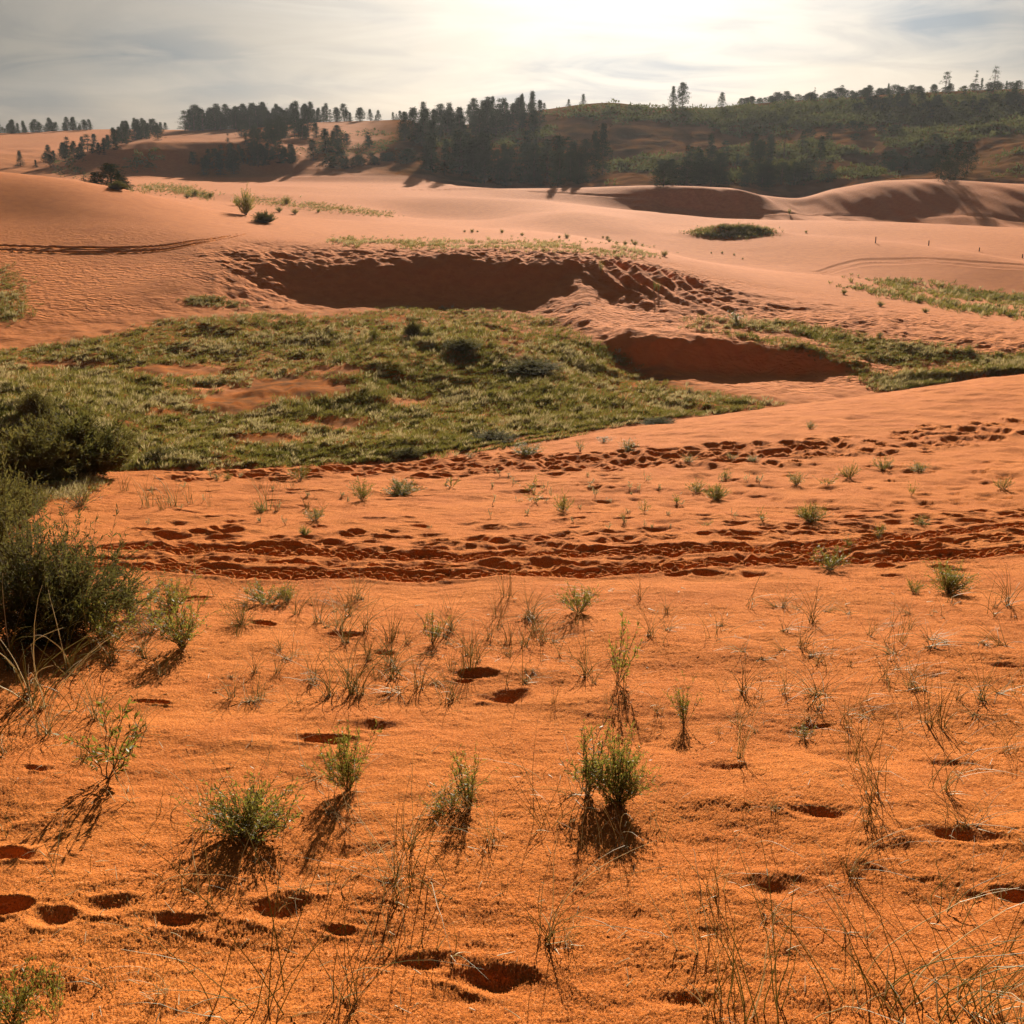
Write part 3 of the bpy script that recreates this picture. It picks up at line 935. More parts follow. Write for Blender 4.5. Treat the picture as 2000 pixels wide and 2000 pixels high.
tree(1788, 342, 36, 'low juniper in front of the big dark clump', protos=JUNI, H0=6.5, k=1, name='juniper_tree', cat='juniper')
stand(26, [(1245, 345), (1340, 348), (1430, 350), (1520, 346)], 42, 'in the shady thicket behind the dune crest', 'trees in the shady thicket', protos=JUNI + PINES[4:5], H0=7.5, jit=(8, 5), name='juniper_tree', cat='juniper', kind='juniper')
stand(16, [(1270, 318), (1380, 310), (1500, 300)], 40, 'behind the shady thicket', 'trees behind the thicket', protos=PINES, jit=(14, 10))
stand(16, [(1660, 318), (1710, 312), (1750, 322)], 24, 'in the low thicket left of the big clump', 'low trees left of the big clump', protos=JUNI, H0=6.5, name='juniper_tree', cat='juniper', kind='juniper', jit=(7, 7))
stand(12, [(1560, 250), (1640, 262), (1740, 258)], 17, 'on the middle of the scrubby hill', 'trees on the middle hill', protos=JUNI, H0=6.5, name='juniper_tree', cat='juniper', kind='juniper', jit=(16, 12))
stand(70, [(1395, 203), (1500, 200), (1620, 195), (1740, 190), (1960, 182)], 15, 'in the juniper wood along the right skyline', 'junipers along the right skyline', protos=JUNI, H0=6.5, name='juniper_tree', cat='juniper', D=352, jit=(5, 2), kind='juniper', hv=.2)
stand(56, [(1600, 204), (1700, 202), (1800, 204), (1960, 206)], 18, 'below the right skyline wood', 'junipers below the right skyline', protos=JUNI + PINES[4:], H0=7, name='juniper_tree', cat='juniper', jit=(8, 9), kind='juniper')
tree(1536, 188, 21, 'sparse little pine poking above the right skyline wood', protos=TALL, H0=10, k=1, D=348)
tree(1587, 190, 30, 'flat-topped pine above the right skyline wood', protos=TALL, H0=9, k=2, D=348)
tree(1674, 190, 33, 'pointed pine spire above the right skyline wood', k=3, D=348, wide=1.2)
tree(1782, 185, 50, 'tall crowned pine, leftmost of the three giants on the right skyline', protos=TALL, H0=9, k=2, D=346, wide=1.1)
tree(1837, 185, 52, 'tall ragged pine, middle of the three giants on the right skyline', protos=TALL, H0=11, k=1, D=346, wide=1.0)
tree(1849, 185, 38, 'shorter pointed pine close beside the ragged giant', k=3, D=346, wide=1.2)
tree(1873, 183, 53, 'tall pine with layered crown, last of the three giants on the right skyline', protos=TALL, H0=9, k=0, D=346, wide=1.0)
tree(1896, 182, 30, 'small pointed pine beside the layered giant', k=1, D=346)
build_stands(268)
# nearer trees on the left
tree(38, 314, 25, 'small conical tree alone on the far sand flat', k=0, wide=1.4)
tree(66, 316, 12, 'tiny tree beside the lone conical one', k=1, wide=1.4)
tree(212, 358, 50, 'rounded dark pine, largest of the clump behind the left dune', protos=PINES, k=4, wide=2.4, D=110)
tree(232, 360, 20, 'low dark pine at the dune side of the clump', k=2, wide=3.0, D=110)
tree(182, 353, 30, 'spreading dark pine left of the rounded one', protos=PINES, k=4, wide=2.4, D=110)
tree(160, 350, 30, 'bare thin pine at the left end of the clump', protos=SNAG, wide=2.0, D=110)
tree(432, 300, 42, 'slender pine with bare lower trunk before the rounded dune', protos=TALL, H0=11, k=1, wide=.8)


# ---- scrub that covers the hillside -----------------------------------------
def in_poly(poly, u, v):
    p = np.array(poly, float)
    c = np.zeros(len(u), bool)
    j = len(p) - 1
    for i in range(len(p)):
        cond = (p[i, 1] > v) != (p[j, 1] > v)
        with np.errstate(divide='ignore', invalid='ignore'):
            xx = (p[j, 0] - p[i, 0]) * (v - p[i, 1]) / (p[j, 1] - p[i, 1]) + p[i, 0]
        c ^= cond & (u < xx)
        j = i
    return c


def scatter(poly, n, r):
    p = np.array(poly, float)
    out = []
    while sum(len(o) for o in out) < n:
        u = r.uniform(p[:, 0].min(), p[:, 0].max(), n)
        v = r.uniform(p[:, 1].min(), p[:, 1].max(), n)
        k = in_poly(poly, u, v)
        out.append(np.stack([u[k], v[k]], 1))
    return np.concatenate(out)[:n]


def stuff(name, geo, mats, label):
    o = bpy.data.objects.new(name, geo.mesh(name, mats))
    C.objects.link(o)
    o['kind'] = 'stuff'
    o['label'] = label
    return o


def scrub_field(poly, n, label, rad=(0.5, 1.3), per=16, thr=-0.15, sc=0.05):
    r = np.random.default_rng(abs(hash(label)) % 1 + len(label) * 77)
    g = Geo()
    cs, rs = [], []
    for u, v in scatter(poly, n, r):
        x, y, z = hit(u + r.normal(0, 12), v + r.normal(0, 4))
        cs.append((x, y, z))
        rs.append(r.uniform(*rad))
    cs, rs = np.array(cs), np.array(rs)
    keep = fbm(cs[:, 0] * sc, cs[:, 1] * sc, 81, 3) > thr
    cs, rs = cs[keep], rs[keep]
    n = len(cs)
    ph, th = r.random((n, per)) * 6.28, np.arccos(r.random((n, per)))
    d = np.stack([np.cos(ph) * np.sin(th), np.sin(ph) * np.sin(th), np.cos(th) * 0.75], -1)
    c = cs[:, None] + d * rs[:, None, None] * r.uniform(.5, 1, (n, per, 1))
    dd = d + r.normal(size=d.shape) * 0.5
    g.leaves(c.reshape(-1, 3), dd.reshape(-1, 3), (rs[:, None] * r.uniform(.4, .8, (n, per))).ravel(), (rs[:, None] * r.uniform(.2, .4, (n, per))).ravel())
    return stuff('scrub', g, [M_SCRUB], label)


HILL = [(770, 262), (1000, 222), (1150, 202), (1330, 208), (1500, 196), (1700, 184), (1932, 178), (1960, 300), (1850, 288), (1740, 322), (1640, 335), (1500, 345), (1250, 345), (1120, 345), (1140, 290), (1000, 300), (860, 325), (800, 300)]
scrub_field(HILL, 8000, 'low dark scrub covering the shaded hillside', thr=-0.05)
scrub_field([(1150, 202), (1330, 210), (1500, 198), (1932, 184), (1940, 240), (1500, 235), (1150, 228), (1060, 222)], 1700, 'brush along the crest of the hill', rad=(.8, 1.6), thr=-1)
scrub_field([(230, 300), (300, 285), (400, 300), (420, 318), (240, 322)], 160, 'thin scrub on the flank of the rounded dune', rad=(.3, .8), thr=-.1)
scrub_field([(560, 285), (640, 245), (760, 250), (760, 280), (640, 300)], 420, 'sparse scrub on the sandy knoll', rad=(.3, .8), thr=0)
scrub_field([(90, 325), (140, 290), (160, 335)], 60, 'thin scrub on the small dark mound', rad=(.3, .6), thr=-1)
scrub_field([(1860, 290), (1950, 285), (1950, 340), (1880, 340)], 60, 'few low bushes on the rounded sand hill', rad=(.3, .8), thr=-.1)


# ---- grass that grows over the hollow and the ridges --------------------------
def grass_field(poly, n, label, h=(0.09, 0.27), per=13, pale=0.10, thr=-0.2, sc=0.35, bare=(), spread=0.10, width=0.008, seed=1, feather=9.0, near_side=False):
    r = np.random.default_rng(seed)
    g = Geo()
    P = []
    for u, v in scatter(poly, n, r):
        if any(((u - a) / w) ** 2 + ((v - b) / hh) ** 2 < r.uniform(0.5, 1.3) for a, b, w, hh in bare):
            continue
        q_ = hit(u + r.normal(0, feather), v + r.normal(0, feather * 0.28))
        if not near_side and math.hypot(q_[0], q_[1]) < np.interp(u, [0, 800, 1200, 1470, 1932], [18.5, 21, 26, 31, 41]):
            continue
        P.append(q_)
    P = np.array(P)
    keep = fbm(P[:, 0] * sc, P[:, 1] * sc, 91, 3) + r.normal(0, 0.12, len(P)) > thr
    P = P[keep]
    n = len(P)
    pl_ = (r.random(n) < pale * (1 + 3 * (fbm(P[:, 0] * 0.5, P[:, 1] * 0.5, 93, 2) > 0.18)))
    hh = r.uniform(h[0], h[1], n) * (1 + 0.6 * fbm(P[:, 0] * 0.4, P[:, 1] * 0.4, 95, 2)) * np.where(pl_, 1.25, 1.0)
    for m, sel in ((0, ~pl_), (1, pl_)):
        q = P[sel]
        k = len(q)
        if not k:
            continue
        nb = per if m == 0 else per + 4
        yaw = r.random((k, nb)) * 6.283
        off = np.stack([np.cos(yaw), np.sin(yaw), np.zeros_like(yaw)], -1)
        b = q[:, None] + off * (spread * r.random((k, nb, 1)) * (0.5 if m else 1)) - np.array([0, 0, 0.03])
        H = hh[sel][:, None] * r.uniform(0.5, 1.0, (k, nb))
        lean = r.uniform(0.15, 0.9, (k, nb)) * (0.8 if m else 1)
        tip = b + off * (H * np.sin(lean))[..., None] + np.stack([H * 0.12, 0 * H, H * np.cos(lean)], -1)
        s = np.stack([-np.sin(yaw + 0.8), np.cos(yaw + 0.8), np.zeros_like(yaw)], -1) * (width * r.uniform(.7, 1.6, (k, nb, 1)))
        mid = b * 0.45 + tip * 0.55 + np.array([0, 0, 0.08]) * H[..., None]
        v4 = np.stack([b, mid + s, tip, mid - s], 2)
        g.add(v4, np.arange(k * nb * 4).reshape(-1, 4), m)
    return stuff('grass', g, [M_FIELD, M_PALE], label)


BASIN = [(-30, 665), (0, 662), (120, 652), (235, 630), (300, 606), (400, 602), (500, 592), (620, 600), (740, 582), (900, 584), (1040, 604), (1110, 642), (1190, 686), (1260, 735), (1370, 746), (1490, 768),
         (1200, 806), (1000, 846), (800, 874), (600, 886), (250, 892), (0, 900), (-30, 900)]
grass_field(BASIN, 34000, 'green and straw grass covering the hollow behind the near dune', bare=[(440, 760, 85, 30), (560, 735, 130, 26), (340, 700, 120, 14), (640, 800, 70, 14), (500, 830, 90, 12), (130, 690, 100, 10), (640, 700, 70, 10), (760, 760, 60, 10), (300, 780, 60, 8)], thr=-0.48, seed=2)
grass_field([(1290, 604), (1390, 594), (1500, 610), (1640, 640), (1800, 655), (1960, 668), (1960, 712), (1850, 718), (1700, 690), (1560, 665), (1420, 640), (1300, 618)], 5200, 'green grass on the mound behind the bowl', thr=-.22, seed=3, feather=14)
grass_field([(1660, 740), (1700, 706), (1800, 690), (1960, 690), (1960, 712), (1800, 730), (1700, 748)], 1400, 'dark grassy mound behind the right part of the near crest', thr=-.6, seed=14, feather=10)
grass_field([(1420, 640), (1560, 668), (1700, 690), (1850, 718), (1720, 742), (1640, 735), (1600, 690), (1480, 660)], 900, 'thin grass around the rim of the bowl', thr=-.05, seed=4)
grass_field([(1590, 526), (1700, 530), (1800, 548), (1960, 560), (1960, 598), (1850, 590), (1700, 560), (1600, 545)], 2400, 'dense grass on the far right ridge', h=(.2, .45), width=.016, thr=-.12, seed=5, feather=16)
grass_field([(620, 450), (800, 456), (1000, 458), (1150, 463), (1270, 482), (1240, 488), (1000, 470), (800, 467), (640, 460)], 1900, 'thin line of grass along the top of the slip slope', h=(.12, .28), width=.010, pale=.3, thr=-.1, seed=6, feather=14)
grass_field([(1295, 438), (1340, 432), (1400, 429), (1450, 434), (1452, 444), (1380, 450), (1320, 446)], 1500, 'grass on the small dark mound in the middle dunes', h=(.15, .45), width=.012, thr=-.25, seed=7)
grass_field([(-20, 500), (20, 505), (40, 560), (45, 600), (-20, 612)], 700, 'grass patch on the lower left dune flank', thr=-.5, seed=8, feather=16)
grass_field([(265, 352), (300, 348), (345, 352), (400, 368), (395, 376), (330, 364), (262, 360)], 700, 'grass on the low hummock behind the left dune', h=(.2, .5), width=.012, thr=-1, seed=9)
grass_field([(480, 374), (560, 380), (650, 392), (740, 404), (740, 410), (640, 400), (560, 390), (480, 382)], 900, 'strip of grass along the eroded far bank', h=(.15, .4), width=.010, thr=-.3, seed=10)
grass_field([(350, 566), (390, 560), (440, 568), (470, 580), (430, 582), (360, 576)], 260, 'small grass patch at the left end of the slip slope', thr=-1, seed=11)
grass_field([(-20, 895), (120, 890), (200, 905), (160, 940), (-20, 960)], 350, 'yellowish grass between the shrubs', h=(.08, .2), width=.003, pale=.15, thr=-1, seed=12, near_side=True)


# ------------------------------------------------------------------ plants on the sand
def bush_meshes(seed, n, L=1.0, lean=(0.05, 0.9), curve=-0.25, subs=3, nleaf=14, leaf=(0.06, 0.012), start=0.35, rad=0.006, mats=None, tip_leaf=0.0, k=7, rnd=0.04):
    """branched bush about 1 m tall"""
    r = np.random.default_rng(seed)
    mats = mats or [M_LEAF]
    g = Geo()
    yaw = r.random(n) * 6.283
    l0 = lean[0] + (lean[1] - lean[0]) * r.random(n) ** 0.8
    ln = L * r.uniform(0.65, 1.05, n) * (1 - 0.15 * l0)
    P = arcs(n, k, np.zeros((n, 3)) + r.normal(0, 0.015, (n, 3)) * [1, 1, 0], yaw, l0, l0 + curve * l0, ln)
    P[:, 1:] += r.normal(0, rnd * 0.4, (n, k - 1, 3))
    g.tubes(P, np.linspace(rad, rad * 0.3, k)[None].repeat(n, 0))
    allP = [P]
    for s_ in range(subs):
        at = r.integers(1, k - 1, n)
        b = P[np.arange(n), at]
        y2 = yaw + r.normal(0, 0.9, n)
        l2 = np.clip(l0 + r.normal(0.15, 0.35, n), 0.02, 1.3)
        Q = arcs(n, 6, b, y2, l2, l2 * 0.6, ln * r.uniform(0.25, 0.55, n))
        Q[:, 1:] += r.normal(0, rnd * 0.25, (n, 5, 3))
        g.tubes(Q, np.linspace(rad * 0.6, rad * 0.25, 6)[None].repeat(n, 0))
        allP.append(Q)
    stem = g.mesh('stems', [M_STEM])
    g = Geo()
    for j, Q in enumerate(allP):
        m = len(Q)
        kk = Q.shape[1]
        st = start if j == 0 else 0.1
        t = r.uniform(st, 1.0, (m, nleaf)) * (kk - 1)
        i0 = np.minimum(t.astype(int), kk - 2)
        f = (t - i0)[..., None]
        a = Q[np.arange(m)[:, None], i0]
        b = Q[np.arange(m)[:, None], i0 + 1]
        c = (a * (1 - f) + b * f).reshape(-1, 3)
        tg = (b - a)
        tg /= np.linalg.norm(tg, axis=2)[..., None] + 1e-9
        d = tg.reshape(-1, 3) * 1.1 + r.normal(size=(m * nleaf, 3)) * 0.75
        mi = 0
        g.leaves(c, d, leaf[0] * r.uniform(.6, 1.3, m * nleaf), leaf[1] * r.uniform(.7, 1.3, m * nleaf), mi)
    return stem, g.mesh('foliage', mats)


LEAFY = [bush_meshes(101 + i, 24, nleaf=13, subs=4, leaf=(0.075, 0.016), rad=0.006) for i in range(4)]
DENSE = [bush_meshes(111 + i, 60, nleaf=12, subs=4, leaf=(0.07, 0.016), rad=0.006, start=.3, lean=(0.05, 1.15)) for i in range(3)]
SPARSE = [bush_meshes(121 + i, 6, nleaf=9, subs=4, leaf=(0.11, 0.030), rad=0.009, lean=(.1, .85), start=.3) for i in range(3)]
UPRIGHT = [bush_meshes(131 + i, 14, nleaf=12, subs=3, leaf=(0.08, 0.013), rad=0.007, lean=(.02, .45), curve=.2) for i in range(3)]
TWIGGY = [bush_meshes(141 + i, 45, nleaf=5, subs=3, leaf=(0.04, 0.012), rad=0.005, lean=(.1, 1.2), curve=.1) for i in range(2)]
SEEDL = [bush_meshes(151 + i, 3, nleaf=7, subs=1, leaf=(0.22, 0.07), rad=0.02, lean=(.05, .5), mats=[M_PALE]) for i in range(3)]
SAGE = [bush_meshes(161 + i, 230, nleaf=22, subs=4, leaf=(0.055, 0.010), rad=0.004, lean=(.02, 1.35), curve=-.35, start=.45, mats=[M_SHRUB], k=8) for i in range(2)]
SAGE2 = [bush_meshes(171 + i, 150, nleaf=22, subs=3, leaf=(0.09, 0.022), rad=0.006, lean=(.02, 1.35), curve=-.3, start=.25, mats=[M_SHRUB]) for i in range(3)]
KINDS = dict(leafy=LEAFY, dense=DENSE, sparse=SPARSE, upright=UPRIGHT, twiggy=TWIGGY, seedling=SEEDL, sage=SAGE, sage2=SAGE2)
WIDTH = dict(leafy=1.15, dense=1.5, sparse=1.15, upright=0.65, twiggy=1.6, seedling=.7, sage=1.75, sage2=1.75)
HEIGHT = dict(leafy=0.92, dense=0.9, sparse=0.88, upright=0.98, twiggy=0.85, seedling=1, sage=0.98, sage2=0.98)
marks = []       # landmarks for the labels of the grass tufts


def plant(kind, u, v, w, h, label, cat='plant', name='desert_plant', mark=None, group=None, dx=0.0):
    x, y, z = hit(u, v)
    x += dx
    m = K / FPX * slant(x, y, z)
    dep = math.asin(min(0.9, -z / slant(x, y, z))) if z < 0 else 0
    wm = 1.25 * w * m / WIDTH[kind]
    hm = max(0.3, (h - 0.35 * w * math.sin(dep)) / h) * h * m / math.cos(dep) / HEIGHT[kind]
    ps = KINDS[kind]
    st, fo = ps[tr.randrange(len(ps))]
    thing(name, label, cat, (x, y, z - 0.015), tr.uniform(0, 6.28), (wm, wm, hm), (('stems', st), ('foliage', fo)), group)
    if mark:
        marks.append((u, v, mark))


# the big shrubs at the left
plant('sage', 108, 1195, 310, 220, 'huge dark green feathery shrub with brown flecks at the left edge of the sand', 'shrub', 'desert_shrub', 'the huge dark shrub')
plant('sage', -40, 1130, 240, 250, 'dark shrub cut off by the edge, behind the huge feathery one', 'shrub', 'desert_shrub')
plant('sage2', 62, 912, 165, 105, 'low rounded green shrub in front of the wide dark one', 'shrub', 'desert_shrub')
plant('sage2', 165, 896, 180, 118, 'wide dark shrub standing on the edge of the grassy hollow', 'shrub', 'desert_shrub')
plant('sage2', 95, 880, 110, 95, 'dark shrub squeezed between the low rounded and the wide one', 'shrub', 'desert_shrub')
plant('sage2', 70, 790, 62, 46, 'small black-green ball of a shrub in the grass above the bigger shrubs', 'shrub', 'desert_shrub')
plant('sage2', 12, 985, 130, 80, 'yellow-flecked green shrub at the edge above the huge feathery one', 'shrub', 'desert_shrub')
plant('twiggy', 150, 955, 95, 58, 'grey twiggy bush on a little brown mound between the shrubs', 'shrub', 'desert_shrub', 'the grey twiggy bush')
plant('twiggy', 60, 950, 110, 55, 'thin yellowish bush in front of the low rounded shrub', 'shrub', 'desert_shrub')
plant('leafy', 345, 1222, 115, 100, 'leafy green plant spreading low on the sand beside the huge shrub', mark='the spreading leafy plant')
plant('leafy', 245, 1165, 105, 80, 'thin green leafy plant touching the right side of the huge shrub')
plant('leafy', 325, 1150, 90, 65, 'bright leafy plant behind the low spreading one')
plant('leafy', 205, 1215, 85, 85, 'leafy weed under the skirt of the huge shrub')
plant('twiggy', 285, 1195, 120, 70, 'airy twiggy plant with pale flecks between the leafy weeds')
plant('leafy', 500, 1140, 75, 48, 'bluish green plant with dead grass round its foot below the wheel tracks', mark='the bluish plant')
plant('leafy', 540, 1135, 50, 40, 'smaller half of the pair of plants below the wheel tracks')
plant('twiggy', 455, 1180, 80, 60, 'wispy olive weed left of the dead grass patch')
# foreground
plant('sparse', 203, 1466, 140, 125, 'sparse sapling with broad pale leaves and a long thin shadow', mark='the broad-leaved sapling')
plant('dense', 470, 1578, 180, 128, 'round bright green bush casting a dark shadow towards the viewer', mark='the round bright bush')
plant('leafy', 655, 1490, 100, 125, 'thin reddish-stemmed bush between the round bush and the feathery sprig', mark='the reddish-stemmed bush')
plant('upright', 885, 1525, 62, 110, 'dark feathery sprig standing up among dry blades', mark='the dark feathery sprig')
plant('leafy', 850, 1528, 90, 62, 'low green tuft at the foot of the feathery sprig')
plant('dense', 1165, 1512, 130, 130, 'large olive bush with bare lower stems and a net-like shadow', mark='the large olive bush')
plant('upright', 1108, 1500, 90, 125, 'upright rushy bush grown into the side of the large olive bush')
plant('sparse', 1163, 1292, 68, 112, 'slim bush with small shining leaves above a patch of shade', mark='the slim shining bush')
plant('upright', 1290, 1368, 48, 80, 'narrow spiky plant right of the slim shining bush', mark='the narrow spiky plant')
plant('upright', 816, 1216, 42, 62, 'yellow-green sprout on a tiny sand mound', mark='the yellow-green sprout')
plant('leafy', 1092, 1156, 72, 62, 'fresh green bushy plant in the middle of bare sand below the tracks', mark='the fresh green plant')
plant('upright', 1518, 1396, 36, 34, 'little dark sprig alone on the right-hand sand', mark='the little dark sprig')
plant('dense', 1790, 1118, 80, 58, 'dense round green bush just below the wheel tracks', mark='the bush by the tracks')
plant('leafy', 1722, 1118, 30, 30, 'small bush leaning beside the dense round one')
plant('leafy', 1567, 1076, 66, 46, 'flattened green bush growing in the lower wheel track')
plant('leafy', 20, 1932, 110, 110, 'green leafy weed in the bottom corner of the sand')
plant('sparse', 105, 1925, 50, 90, 'thin leafy stalk beside the bottom corner weed')
# sand above the wheel tracks
for q in [('dense', 1527, 984, 54, 40, 'largest dense bush on the sand above the wheel tracks at the right'),
          ('dense', 755, 933, 76, 36, 'wide low dense bush on the pale sand above the wheel tracks'),
          ('leafy', 682, 944, 42, 42, 'bush with a thin tall shoot left of the wide low one'),
          ('dense', 1351, 943, 46, 34, 'darker of the two touching bushes above the tracks'),
          ('leafy', 1312, 932, 36, 28, 'paler of the two touching bushes above the tracks'),
          ('leafy', 1501, 916, 36, 26, 'bush straight above the largest dense one'),
          ('sparse', 1558, 916, 30, 22, 'thin little bush with a pale look, between two greener ones'),
          ('leafy', 1600, 903, 32, 28, 'upright green bush below the trodden band'),
          ('leafy', 1666, 888, 34, 26, 'bright green bush highest in the right-hand row'),
          ('leafy', 1731, 892, 38, 22, 'wide small bush ending the right-hand row'),
          ('leafy', 1890, 923, 28, 22, 'small yellowish bush alone near the right edge'),
          ('leafy', 1737, 992, 30, 20, 'low bush just above the wheel tracks, far right'),
          ('leafy', 1062, 966, 38, 36, 'yellow-green weed above the middle of the tracks'),
          ('leafy', 1183, 852, 40, 24, 'spiky grey-green bush at the near dune crest above the trodden band'),
          ('dense', 992, 858, 62, 26, 'wide green plant sitting on the crest by the trodden band'),
          ('upright', 1137, 836, 26, 16, 'small spiky plant right on the crest line'),
          ('upright', 1095, 852, 18, 22, 'tiny thin plant hanging at the crest'),
          ('leafy', 1528, 809, 22, 15, 'single small plant high on the smooth right-hand crest'),
          ('leafy', 565, 906, 38, 32, 'yellow-green plant where the trodden band begins'),
          ('leafy', 593, 982, 44, 30, 'pale weed above the left part of the tracks'),
          ('dense', 574, 1009, 28, 20, 'small bright weed touching the upper wheel track'),
          ('sparse', 850, 920, 30, 24, 'little weed with white leaf tips right of the wide low bush'),
          ('sparse', 1000, 928, 34, 28, 'first of the small whitish weeds in the middle of the pale sand'),
          ('sparse', 1005, 948, 40, 24, 'whitish weed below the first small one'),
          ('leafy', 1367, 906, 24, 20, 'little bush above the touching pair'),
          ('leafy', 1300, 872, 28, 16, 'green tuft inside the trodden band'),
          ('leafy', 1420, 872, 26, 14, 'small green tuft further along the trodden band'),
          ('leafy', 1380, 866, 20, 12, 'faint green tuft at the upper side of the trodden band'),
          ('sparse', 1275, 951, 28, 22, 'thin weed left below the touching pair'),
          ('sparse', 1436, 984, 26, 24, 'thin weed between the touching pair and the largest dense bush'),
          ('upright', 1655, 1016, 20, 30, 'thin upright weed in the footprints above the upper track'),
          ('sparse', 1600, 1030, 30, 18, 'sprawling weed on the upper wheel track'),
          ('upright', 885, 864, 16, 12, 'tiny plant on the crest left of the wide green one'),
          ('upright', 410, 906, 16, 18, 'tiny green plant near the start of the crest'),
          ('leafy', 430, 905, 18, 16, 'small bright weed beside the tiny one at the start of the crest'),
          ('leafy', 490, 968, 34, 24, 'green weed at the foot of a tall wispy tuft'),
          ('sparse', 1215, 968, 26, 22, 'pale weed in the middle of the right-hand footprints'),
          ('upright', 1176, 985, 14, 22, 'thin white-flecked stalk above the tracks'),
          ('sparse', 1330, 992, 20, 14, 'tiny weed just above the upper track'),
          ('sparse', 1718, 935, 16, 26, 'dry bare stalk on the right-hand sand')]:
    plant(*q, mark=('the ' + q[5].split(',')[0]) if q[3] > 60 else None)
sd_r = random.Random(3)
rows = []
for k in range(58):
    u = sd_r.choice([sd_r.uniform(260, 700), sd_r.uniform(780, 1450), sd_r.uniform(900, 1250)])
    v = sd_r.uniform(898, 1000)
    rows.append((u, v))
rows.sort()
for i, (u, v) in enumerate(rows):
    plant('seedling', u, v, sd_r.uniform(8, 14), sd_r.uniform(9, 20), f'thin pale seedling above the wheel tracks, {ordinal(i)} from the left of them', 'seedling', 'seedling', group='seedlings above the wheel tracks')

# small bushes farther off
FAR = [('dense', 464, 406, 40, 44, 'dark ragged bush on the left dune crest'), ('sage2', 497, 421, 44, 20, 'low dark bush trailing right of the ragged one'),
       ('sage2', 447, 388, 14, 14, 'small bush just behind the ragged dark one'), ('sage2', 222, 358, 34, 14, 'low bush at the foot of the tree clump'),
       ('sage2', 705, 641, 24, 24, 'dark round bush in the grass, left of the pair'), ('sage2', 778, 634, 38, 30, 'dark round bush, larger of the pair in the grass'),
       ('sage2', 808, 638, 26, 24, 'dark round bush, smaller of the pair in the grass'), ('sage2', 1828, 668, 18, 16, 'black round bush on the right-hand grass'),
       ('sage2', 1658, 636, 12, 10, 'tiny dark bush on the upper edge of the right-hand grass'), ('sage2', 1253, 484, 14, 11, 'small dark bush alone at the top of the eroded spurs'),
       ('sage2', 1000, 705, 110, 26, 'grey-green brushy mound on the shoulder of the grassy hollow'), ('sage2', 870, 660, 70, 24, 'brushy tussock in the upper grass'),
       ('sage2', 1240, 800, 70, 16, 'dark green bush behind the near dune crest'), ('sage2', 770, 868, 60, 22, 'bright green bush behind the left crest'),
       ('sage2', 300, 870, 60, 24, 'olive bush at the lower edge of the grassy hollow'), ('sage2', 930, 832, 90, 22, 'low green thicket behind the crest'),
       ('upright', 1390, 610, 30, 22, 'cluster of upright grey-green stems on the grass mound'),
       ('upright', 1241, 552, 8, 20, 'taller of the two upright stems on the trampled slope'), ('upright', 1233, 550, 6, 18, 'shorter of the two upright stems on the trampled slope'),
       ('upright', 1133, 516, 10, 22, 'lone stalk on the eroded spurs'), ('sage2', 1488, 404, 6, 9, 'tiny dark bush on the sand saddle between the far dunes'),
       ('sage2', 1590, 555, 12, 9, 'small dark bush before the far right grass'), ('sage2', 1660, 578, 16, 10, 'small bush casting long shadows on the right slope'),
       ('sage2', 1745, 590, 14, 9, 'second small bush on the right slope'), ('sage2', 1850, 592, 18, 10, 'wider small bush on the right slope'),
       ('sage2', 1905, 598, 16, 10, 'last small bush on the right slope before the edge')]
for q in FAR:
    if q[0] == 'sage2' and q[3] < 30:
        q = ('dense',) + q[1:]
    plant(*q, cat='bush', name='small_bush')
for i, (u, v, w) in enumerate([(876, 438, 6), (890, 439, 9), (899, 438, 5), (945, 440, 9), (985, 445, 8), (1055, 449, 7), (1068, 450, 12), (1104, 452, 5), (1137, 449, 5), (1145, 451, 8),
                               (1148, 457, 9), (1163, 460, 7), (1178, 462, 10), (1190, 455, 5), (1197, 463, 12), (1210, 464, 6), (540, 386, 18), (526, 400, 14), (556, 404, 14),
                               (352, 374, 12), (368, 370, 16), (395, 373, 12), (382, 368, 8), (1362, 478, 6), (1384, 482, 5), (1340, 478, 4), (642, 398, 8), (600, 401, 8), (1520, 440, 6), (1400, 490, 4)]):
    plant('dense', u, v, w, w * 0.75, f'little dark bush, {ordinal(i)} from the left along the pale dune crest' if 860 < u < 1220 else f'little bush, {ordinal(i)} of the scattered ones on the middle dunes',
          'bush', 'small_bush', group='little bushes on the dune crest')

# marker posts in the middle dunes
pg = Geo()
pg.tubes(np.array([[[0, 0, -0.3], [0.01, 0, 0.6], [0, 0.01, 1.5]]]), np.array([[0.06, 0.055, 0.05]]), 0, 6)
pg.tubes(np.array([[[0, 0, 1.5], [0, 0, 1.56]]]), np.array([[0.05, 0.005]]), 0, 6)
POST = pg.mesh('marker_post', [M_POST])
for u, v, h, lab in [(1650, 459, .42, 'slightly taller thin wooden post on the middle dune crest'), (1750, 464, .34, 'thin post next to the tallest one on the dune crest'),
                     (1846, 475, .25, 'low stub of a post far along the dune crest'), (1927, 488, .25, 'last small post on the dune crest at the right edge')]:
    x, y, z = hit(u, v)
    o = bpy.data.objects.new('marker_post', POST)
    C.objects.link(o)
    o.location = (x, y, z)
    o.scale = (1, 1, h)
    o['label'] = lab
    o['category'] = 'post'
    o['group'] = 'marker posts on the dunes'

